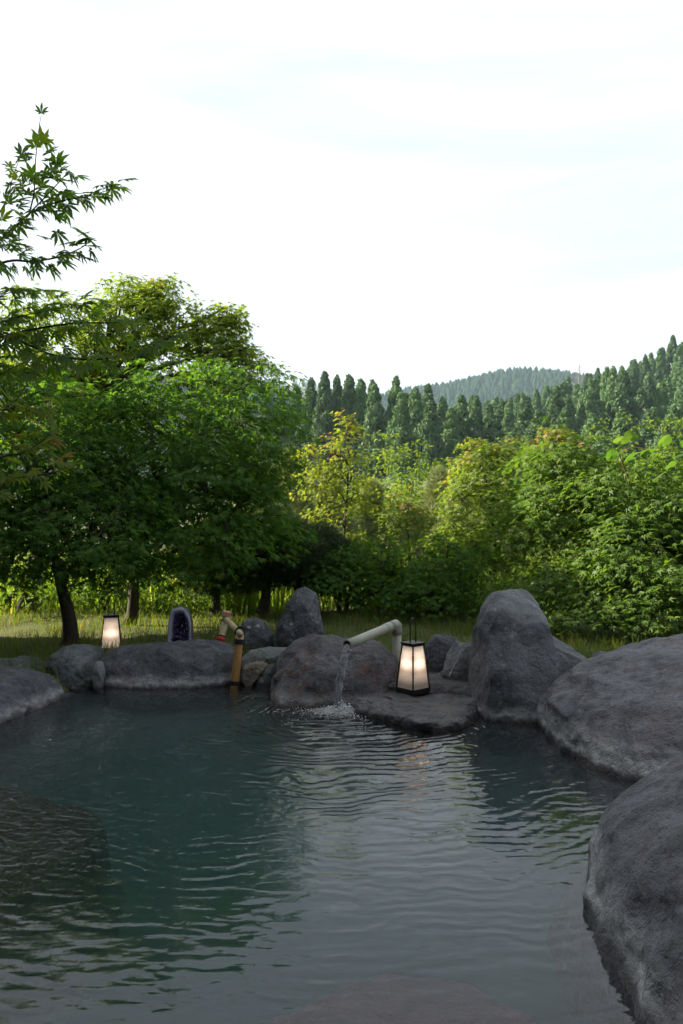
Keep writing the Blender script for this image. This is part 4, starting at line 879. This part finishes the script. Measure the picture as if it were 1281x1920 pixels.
# ------------------------------------------------------------------ spout and falling water
M['pipe'] = plain('grey_pipe', (.30, .31, .255), .42, var=.18, scale=14, bmp=.1)
M['pipe_in'] = plain('pipe_inside', (.10, .10, .07), .6, var=.4, scale=30)
mouth = Vector(at(651, 1209, 5.5)); elbow = Vector(at(742, 1171, 6.02)); foot = Vector((elbow.x + .005, elbow.y + .01, .0))
t = tag(empty('water_spout', foot), 'grey-green pipe spout pouring hot water into the pool', 'spout')
dirp = (mouth - elbow).normalized(); pr_ = .034
def relf(*ps): return [p_ - foot for p_ in ps]
def hollow(mb_, pts, r_out, r_in, n_=22, tilt=0):
    k = len(pts); mb_.tube(pts, r_out, n_, False); b0 = len(mb_.v)
    mb_.tube(pts, r_in, n_, False)
    mb_.f[-(k - 1) * n_:] = [f[::-1] for f in mb_.f[-(k - 1) * n_:]]
    o0 = b0 - k * n_ + (k - 1) * n_; i0 = b0 + (k - 1) * n_
    mb_.add([], [])
    for q in range(n_): mb_.f.append((o0 + q, o0 + (q + 1) % n_, i0 + (q + 1) % n_, i0 + q)); mb_.sm.append(False)
b = MB(); hollow(b, relf(elbow + dirp * .02, elbow.lerp(mouth, .25), elbow.lerp(mouth, .5), elbow.lerp(mouth, .75), mouth), [pr_] * 5, [pr_ * .84] * 5); b.build('pipe', M['pipe'], t)
b = MB(); b.tube(relf(elbow + dirp * .085, elbow + dirp * .09, elbow + dirp * .15, elbow + dirp * .155), [pr_ * 1.0, pr_ * 1.13, pr_ * 1.13, pr_ * 1.0], 22, False); b.build('coupling', M['pipe'], t)
b = MB(); b.tube(relf(elbow + dirp * .075, elbow + dirp * .03, elbow, elbow + Vector((.004, .004, -.012)) - dirp * .012, elbow + Vector((.004, .006, -.045)) - dirp * .014, elbow + Vector((.004, .006, -.075)) - dirp * .014), [pr_ * 1.13] * 6, 22); b.build('elbow', M['pipe'], t)
b = MB(); b.tube(relf(elbow + Vector((.004, .006, -.06)) - dirp * .014, foot), pr_ * 1.0, 20); b.build('riser', M['pipe'], t)
m, n, l, o = mat_new('falling_water'); p = n.new('ShaderNodeBsdfPrincipled'); p.inputs['Base Color'].default_value = (.9, .95, 1, 1); p.inputs['Roughness'].default_value = .1; p.inputs['IOR'].default_value = 1.33; p.inputs['Transmission Weight'].default_value = .72
l.new(bump(n, l, noise_n(n, l, n.new('ShaderNodeNewGeometry').outputs['Position'], 60, 3, .6, .5), .6, .01), p.inputs['Normal']); l.new(p.outputs[0], o.inputs[0]); M['fall'] = m
m, n, l, o = mat_new('foam'); p = n.new('ShaderNodeBsdfPrincipled'); p.inputs['Base Color'].default_value = (.9, .92, .92, 1); p.inputs['Roughness'].default_value = .3; p.inputs['Transmission Weight'].default_value = .35; p.inputs['IOR'].default_value = 1.2; l.new(p.outputs[0], o.inputs[0]); M['foam'] = m
imp = Vector((IMPACT[0], IMPACT[1], 0)); start = mouth + dirp * -.02 + Vector((0, 0, -.014))
v0 = Vector((imp.x - start.x, imp.y - start.y, 0))
rr = random.Random(9)
def strand(mb_, off, r0, r1, seed, u1=1.0):
    pts = []; rad = []
    for k in range(61):
        u = k / 60 * u1; p_ = start + v0 * (1 - (1 - u) ** 1.7) ; z_ = start.z * (1 - u) - .03 * math.sin(u * math.pi) * 0; z_ = start.z - start.z * (u ** 1.25)
        wv_ = .004 + .008 * u
        pts.append(Vector((p_.x + off[0] * (1 - .3 * u) + wv_ * mnoise.noise(Vector((u * 9, seed, 0))), p_.y + off[1] + wv_ * mnoise.noise(Vector((u * 9, seed, 7))), z_)))
        rad.append((r0 + (r1 - r0) * u) * (1 + .45 * mnoise.noise(Vector((u * 22, seed * 3, 2)))))
    mb_.tube(pts, rad, 10)
b = MB()
strand(b, (0, 0), .025, .011, 1); strand(b, (.017, -.008), .015, .009, 2); strand(b, (-.019, .0), .015, .008, 3, .97); strand(b, (.006, .014), .013, .009, 4); strand(b, (.0, -.016), .010, .008, 5)
for _ in range(170):
    u = .2 + .75 * rr.random(); p_ = start + v0 * (1 - (1 - u) ** 1.7); c_ = Vector((p_.x + rr.gauss(0, .016), p_.y + rr.gauss(0, .016), start.z - start.z * u ** 1.25)); q = rr.uniform(.0015, .0045)
    Vb, Fb = ICO[1]; b.add([c_ + Vector(v_) * q * (1 + .8 * (abs(v_[2]))) for v_ in Vb], [tuple(f) for f in Fb])
tag(b.build('water_stream', M['fall']), 'clear stream of water falling from the grey spout', 'water stream')
b = MB(); Vb, Fb = ICO[1]
for _ in range(2600):
    an = rr.random() * 6.283; q = abs(rr.gauss(0, .10)); hgt = max(0, rr.gauss(0, .035)) * math.exp(-q / .06); s_ = rr.uniform(.002, .0065) * (1.1 if q < .08 else .7)
    c_ = imp + Vector((math.cos(an) * q * 1.4 + .02, math.sin(an) * q, hgt + .001)); b.add([c_ + Vector((v_[0] * s_ * 1.3, v_[1] * s_ * 1.3, v_[2] * s_ * (.6 if hgt < .01 else 1))) for v_ in Vb], [tuple(f) for f in Fb])
tag(b.build('splash_foam', M['foam']), 'white splash and foam where the stream meets the pool', 'foam', kind='stuff')
# trickles over the stones behind the ledge
def trickle(pts, label, r0=.0042):
    b_ = MB(); P_ = [Vector(p_) for p_ in pts]; full = []
    for i_ in range(len(P_) - 1):
        for u in np.linspace(0, 1, 8, endpoint=False): full.append(P_[i_].lerp(P_[i_ + 1], u) + Vector((rr.gauss(0, .003), rr.gauss(0, .002), rr.gauss(0, .003))))
    full.append(P_[-1]); b_.tube(full, [r0 * rr.uniform(.5, 1.4) for _ in full], 7); tag(b_.build('water_trickle', M['fall']), label, 'trickle')
trickle([at(866, 1218, 5.73), at(856, 1240, 5.70), at(848, 1255, 5.67), at(842, 1268, 5.64)], 'white trickle running down the low grey rock beside the tall boulder')
trickle([at(846, 1240, 6.0), at(836, 1255, 5.9), at(822, 1264, 5.78), at(806, 1267, 5.70)], 'thin pale trickle bending behind the right lantern', .0022)

# tuft on the pale stone
r = np.random.default_rng(88); pos = at(500, 1243, 6.38) + r.normal(size=(40, 3)) * np.array([.025, .02, .004])
V_, F_, k = scatter('blade', pos, UP + r.normal(size=(40, 3)) * .5, np.c_[r.normal(size=(40, 2)), np.zeros(40)], .09 * (.5 + .7 * r.random(40)))
tag(mesh_obj('grass_tuft', np_mesh('grass_tuft', V_, F_, {'rnd': np.repeat(r.random(40), k), 'tip': np.zeros(40 * k)}), M['lawn']), 'small green grass tuft on the flat pale stone by the bamboo', 'grass tuft')

# ------------------------------------------------------------------ the near maple reaching in from the left
M['nl'] = near_leaf_mat('maple_leaf_close', (.055, .135, .022), (.11, .20, .03), (.18, .24, .03))
M['nl_y'] = near_leaf_mat('maple_leaf_close_young', (.10, .18, .03), (.16, .21, .035), (.28, .12, .03))
def near_leaf_mesh(seed):
    r_ = random.Random(seed); ang = [-105, -70, -34, 0, 34, 70, 105]; ln = [.34, .68, .92, 1.0, .92, .68, .34]; v = [(0, 0, 0)]; f = []
    for a_, q in zip(ang, ln):
        a_ = R(a_ + r_.uniform(-5, 5)); q *= r_.uniform(.9, 1.08); dx, dy = math.sin(a_), math.cos(a_); px_, py_ = dy, -dx; b_ = len(v); dp = r_.uniform(.05, .3)
        for u, w_ in ((.30, .085), (.52, .115), (.78, .06)):
            for s_ in (1, -1): v.append((dx * u * q + px_ * w_ * s_ * (.5 + .5 * q), dy * u * q + py_ * w_ * s_ * (.5 + .5 * q), .03 - dp * (u * q) ** 2 + .015))
            v.append((dx * u * q, dy * u * q, -dp * (u * q) ** 2))
        v.append((dx * q, dy * q, -dp * q * q))
        for k in range(2):
            o_ = b_ + 3 * k; f += [(o_, o_ + 2, o_ + 5, o_ + 3), (o_ + 2, o_ + 1, o_ + 4, o_ + 5)]
        f += [(0, b_ + 2, b_), (0, b_ + 1, b_ + 2), (b_ + 6, b_ + 8, b_ + 9), (b_ + 8, b_ + 7, b_ + 9)]
    # petiole
    b_ = len(v); v += [(-.012, 0, 0), (.012, 0, 0), (.01, -.45, .1), (-.01, -.45, .1)]; f.append((b_, b_ + 1, b_ + 2, b_ + 3))
    me = bpy.data.meshes.new('leaf'); me.from_pydata([tuple(q * .55 for q in p_) for p_ in v], [], f); me.update(); return me
NL = [near_leaf_mesh(q) for q in range(5)]; NLY = [q.copy() for q in NL[:3]]
for q in NL: q.materials.append(M['nl'])
for q in NLY: q.materials.append(M['nl_y'])
nb = np.array([-3.35, 2.7, .12])
nm_ = tag(empty('maple_tree', nb), 'close maple whose leafy branches reach in from the left edge of the picture', 'tree')
tm = MB(); tm.tube([(0, 0, -.15), (.02, 0, .5), (.1, .03, 1.1), (.2, .0, 1.7), (.25, .05, 2.4), (.3, .1, 3.0)], [.10, .08, .072, .06, .045, .02], 10); tm.build('trunk', M['bark'], nm_)
paths = [  # photograph x, y, distance along a branch; leaves per branch; leaf spread; young?
    ([(-330, 760, 2.8), (-180, 600, 2.7), (-60, 505, 2.65), (0, 450, 2.6), (60, 395, 2.6), (105, 348, 2.6), (128, 322, 2.6)], 56, .08, 0),
    ([(55, 400, 2.6), (64, 360, 2.6), (67, 300, 2.6), (72, 250, 2.6), (78, 212, 2.6)], 5, .02, 0),
    ([(58, 400, 2.6), (110, 378, 2.58), (165, 368, 2.56), (205, 356, 2.55), (226, 352, 2.55)], 16, .03, 0),
    ([(-330, 760, 2.8), (-150, 560, 2.5), (0, 494, 2.5), (60, 490, 2.5), (110, 482, 2.5), (150, 466, 2.5), (168, 452, 2.5)], 22, .035, 0),
    ([(-30, 440, 2.7), (10, 380, 2.7), (25, 330, 2.7), (40, 290, 2.7)], 16, .05, 0),
    ([(-330, 800, 2.9), (-100, 645, 2.7), (10, 632, 2.6), (60, 650, 2.55), (110, 668, 2.5), (180, 674, 2.45), (240, 663, 2.42), (295, 645, 2.4), (340, 624, 2.4)], 40, .045, 0),
    ([(-100, 645, 2.7), (0, 632, 2.6), (60, 618, 2.6), (140, 606, 2.6), (215, 605, 2.6), (262, 596, 2.6)], 34, .05, 0),
    ([(-100, 640, 2.75), (0, 605, 2.7), (60, 588, 2.7), (130, 575, 2.7), (190, 568, 2.7)], 30, .05, 0),
    ([(-100, 640, 2.75), (-20, 570, 2.7), (30, 545, 2.7), (80, 545, 2.7)], 14, .05, 0),
    ([(-330, 850, 2.9), (-120, 905, 2.6), (0, 858, 2.5), (40, 850, 2.48), (75, 830, 2.46), (95, 812, 2.45)], 16, .05, 1),
    ([(-330, 900, 2.9), (-60, 930, 2.5), (20, 898, 2.45), (60, 893, 2.43), (100, 886, 2.4), (126, 876, 2.4)], 12, .04, 1),
    ([(-330, 800, 2.9), (-100, 740, 2.7), (0, 700, 2.6), (50, 680, 2.55), (95, 690, 2.5)], 20, .05, 0),
    ([(-330, 820, 2.9), (-100, 810, 2.6), (0, 770, 2.5), (45, 765, 2.5), (85, 770, 2.5)], 14, .05, 1)]
rl = random.Random(31); nleaf = 0; XV = []; XF = []
def put_leaf(pos, ax, nm, size, young):
    global nleaf
    ax = Vector(ax).normalized(); nm = Vector(nm); nm = (nm - ax * nm.dot(ax)).normalized(); sd = ax.cross(nm)
    mt = Matrix((sd, ax, nm)).transposed().to_4x4() @ Matrix.Scale(size, 4); mt.translation = Vector(pos) - Vector(nb)
    me_ = rl.choice(NLY if young else NL)
    if size < .082 and not young:
        b_ = len(XV); XV.extend([mt @ v_.co for v_ in me_.vertices]); XF.extend([tuple(b_ + i_ for i_ in f_.vertices) for f_ in me_.polygons]); return
    o_ = bpy.data.objects.new('leaf', me_); C.objects.link(o_); o_.parent = nm_; o_.matrix_local = mt; nleaf += 1
for pts, nl_, spread, young in paths:
    W3 = [Vector(at(*p_)) for p_ in pts]; b = MB(); fine = []
    for i_ in range(len(W3) - 1):
        a0, a1, a2, a3 = W3[max(i_ - 1, 0)], W3[i_], W3[i_ + 1], W3[min(i_ + 2, len(W3) - 1)]
        for u in np.linspace(0, 1, 7, endpoint=False): fine.append(.5 * ((2 * a1) + (a2 - a0) * u + (2 * a0 - 5 * a1 + 4 * a2 - a3) * u * u + (3 * a1 - a0 - 3 * a2 + a3) * u ** 3))
    fine.append(W3[-1]); k = len(fine)
    r0 = .0055 if len(pts) > 5 else .0028
    b.tube([q - Vector(nb) for q in fine], [r0 * (1 - .82 * i_ / (k - 1)) for i_ in range(k)], 6); b.build('branch', M['twig'] if young else M['bark'], nm_)
    vis = [i_ for i_, q in enumerate(fine) if q.x / q.y * FPX + 640 > -60]
    nl_ = int(nl_ * 1.45) if nl_ > 6 else nl_
    for j in range(nl_):
        i_ = vis[int(len(vis) * (.12 + .88 * (j + rl.random()) / nl_)) - 1] if j < nl_ - 1 else k - 1
        i_ = min(i_, k - 2) if j < nl_ - 1 else k - 2
        tdir = (fine[i_ + 1] - fine[i_]).normalized(); sgn = 1 if j % 2 else -1
        side = Vector((tdir.y * sgn, -tdir.x * sgn, 0)) + Vector((rl.gauss(0, .3), rl.gauss(0, .3), rl.gauss(0, .55)))
        p_ = fine[i_ + (1 if j == nl_ - 1 else 0)] + side.normalized() * spread * rl.uniform(.3, 1.6) * (0 if j == nl_ - 1 else 1)
        ax = tdir * .7 + side.normalized() * .8 + Vector((0, 0, -.55 + rl.gauss(0, .25)))
        nv_ = Vector((.1, -1, .3)) if len(pts) == 5 and j == nl_ - 1 and pts[-1][1] == 212 else Vector((rl.gauss(0, .35), -.35 + rl.gauss(0, .45), 1))
        put_leaf(p_, Vector((.05, 0, 1)) if nv_.y == -1 else ax, nv_, rl.uniform(.066, .112), young)
me_ = bpy.data.meshes.new('small_leaves'); me_.from_pydata([tuple(q) for q in XV], [], XF); me_.update(); tag(mesh_obj('small_leaves', me_, M['nl'], nm_), kind='stuff'); print('near leaves', nleaf)
# small red leaf tip at the left edge
b = MB(); W3 = [at(-60, 1085, 2.4), at(-30, 1098, 2.4), at(-12, 1105, 2.4)]; b.tube([np.array(q) - nb for q in W3], [.003, .002, .001], 5); b.build('branch', M['twig'], nm_)
rl_me = NL[0].copy(); rl_me.materials.clear(); rl_me.materials.append(M['red_leaf']); o_ = bpy.data.objects.new('leaf', rl_me); C.objects.link(o_); o_.parent = nm_; o_['label'] = 'red leaf tip at the left edge'
mt = Matrix(((0, .9, .3), (0, -.1, .3), (1, -.4, .9))).to_4x4(); axv = Vector((.9, -.1, -.1)).normalized(); nmv = Vector((.1, -.5, 1)); nmv = (nmv - axv * nmv.dot(axv)).normalized()
mt = Matrix((axv.cross(nmv), axv, nmv)).transposed().to_4x4() @ Matrix.Scale(.05, 4); mt.translation = Vector(W3[-1]) - Vector(nb); o_.matrix_local = mt
# the rest of its crown, outside the picture
r = np.random.default_rng(77); q = 5200; d_ = rsphere(r, q); cc = np.array([-3.3, 2.9, 2.5]); pos = cc + d_ * np.array([1.55, 1.3, 1.35]) * (.35 + .65 * r.random(q) ** .5)[:, None]
keep = pos[:, 0] / pos[:, 1] * FPX + 640 < -110; pos = pos[keep]; d_ = d_[keep]; q = len(pos)
foliage('crown', 'maple', pos, d_ * .6 + np.array([0, 0, -.4]) + r.normal(size=(q, 3)) * .35, UP + .4 * d_ + r.normal(size=(q, 3)) * .35, .11 * (.7 + .5 * r.random(q)), M['near_leaf'], nm_, None, nb)

# ------------------------------------------------------------------ unseen blockers added to keep the pool in the shade
# made-up house behind the viewer, added to cut sky light on the rocks
M['wall_wood'] = plain('dark_board', (.035, .026, .02), .8, var=.35, scale=6, bmp=.3); M['roof'] = plain('roof_sheet', (.04, .042, .045), .6, var=.2); M['post'] = plain('post_wood', (.06, .045, .034), .75, var=.3, scale=8)
t = tag(empty('bathhouse', (0, -2.2, .1)), 'dark wooden bathhouse behind the viewer, its eave facing the pool', 'building')
b = MB(); b.box((0, 0, 2.6), (8, .08, 2.7)); b.build('wall', M['wall_wood'], t)
b = MB(); b.box((0, 1.1, 2.95), (8, 2.0, .06), Matrix.Rotation(R(-12), 3, 'X')); b.build('roof', M['roof'], t)
b = MB(); b.box((0, .5, 5.4), (8.5, 1.6, .06), Matrix.Rotation(R(-14), 3, 'X')); b.build('roof', M['roof'], t)
b = MB(); b.box((-6.2, 5.45, 3.5), (.08, 5.35, 3.6)); b.build('wing_wall', M['wall_wood'], t)  # unseen wing, added to block the sun from pool and rocks
b = MB(); b.box((-6.4, 5.5, 7.2), (.9, 5.6, .06), Matrix.Rotation(R(8), 3, 'Y')); b.build('wing_roof', M['roof'], t)
for x_ in (-4.5, 4.5):
    b = MB(); b.box((x_, 2.3, 1.2), (.06, .06, 1.35)); b.build('post', M['post'], t)  # supports of the added house

# ------------------------------------------------------------------ air
m, n, l, o = mat_new('haze'); pv = n.new('ShaderNodeVolumePrincipled'); pv.inputs['Color'].default_value = (.58, .80, 1, 1); pv.inputs['Density'].default_value = .00021; pv.inputs['Anisotropy'].default_value = .2; l.new(pv.outputs[0], o.inputs['Volume'])
b = MB(); b.box((0, 100, 118.5), (3300, 3300, 121.5)); tag(b.build('haze', m), kind='stuff')
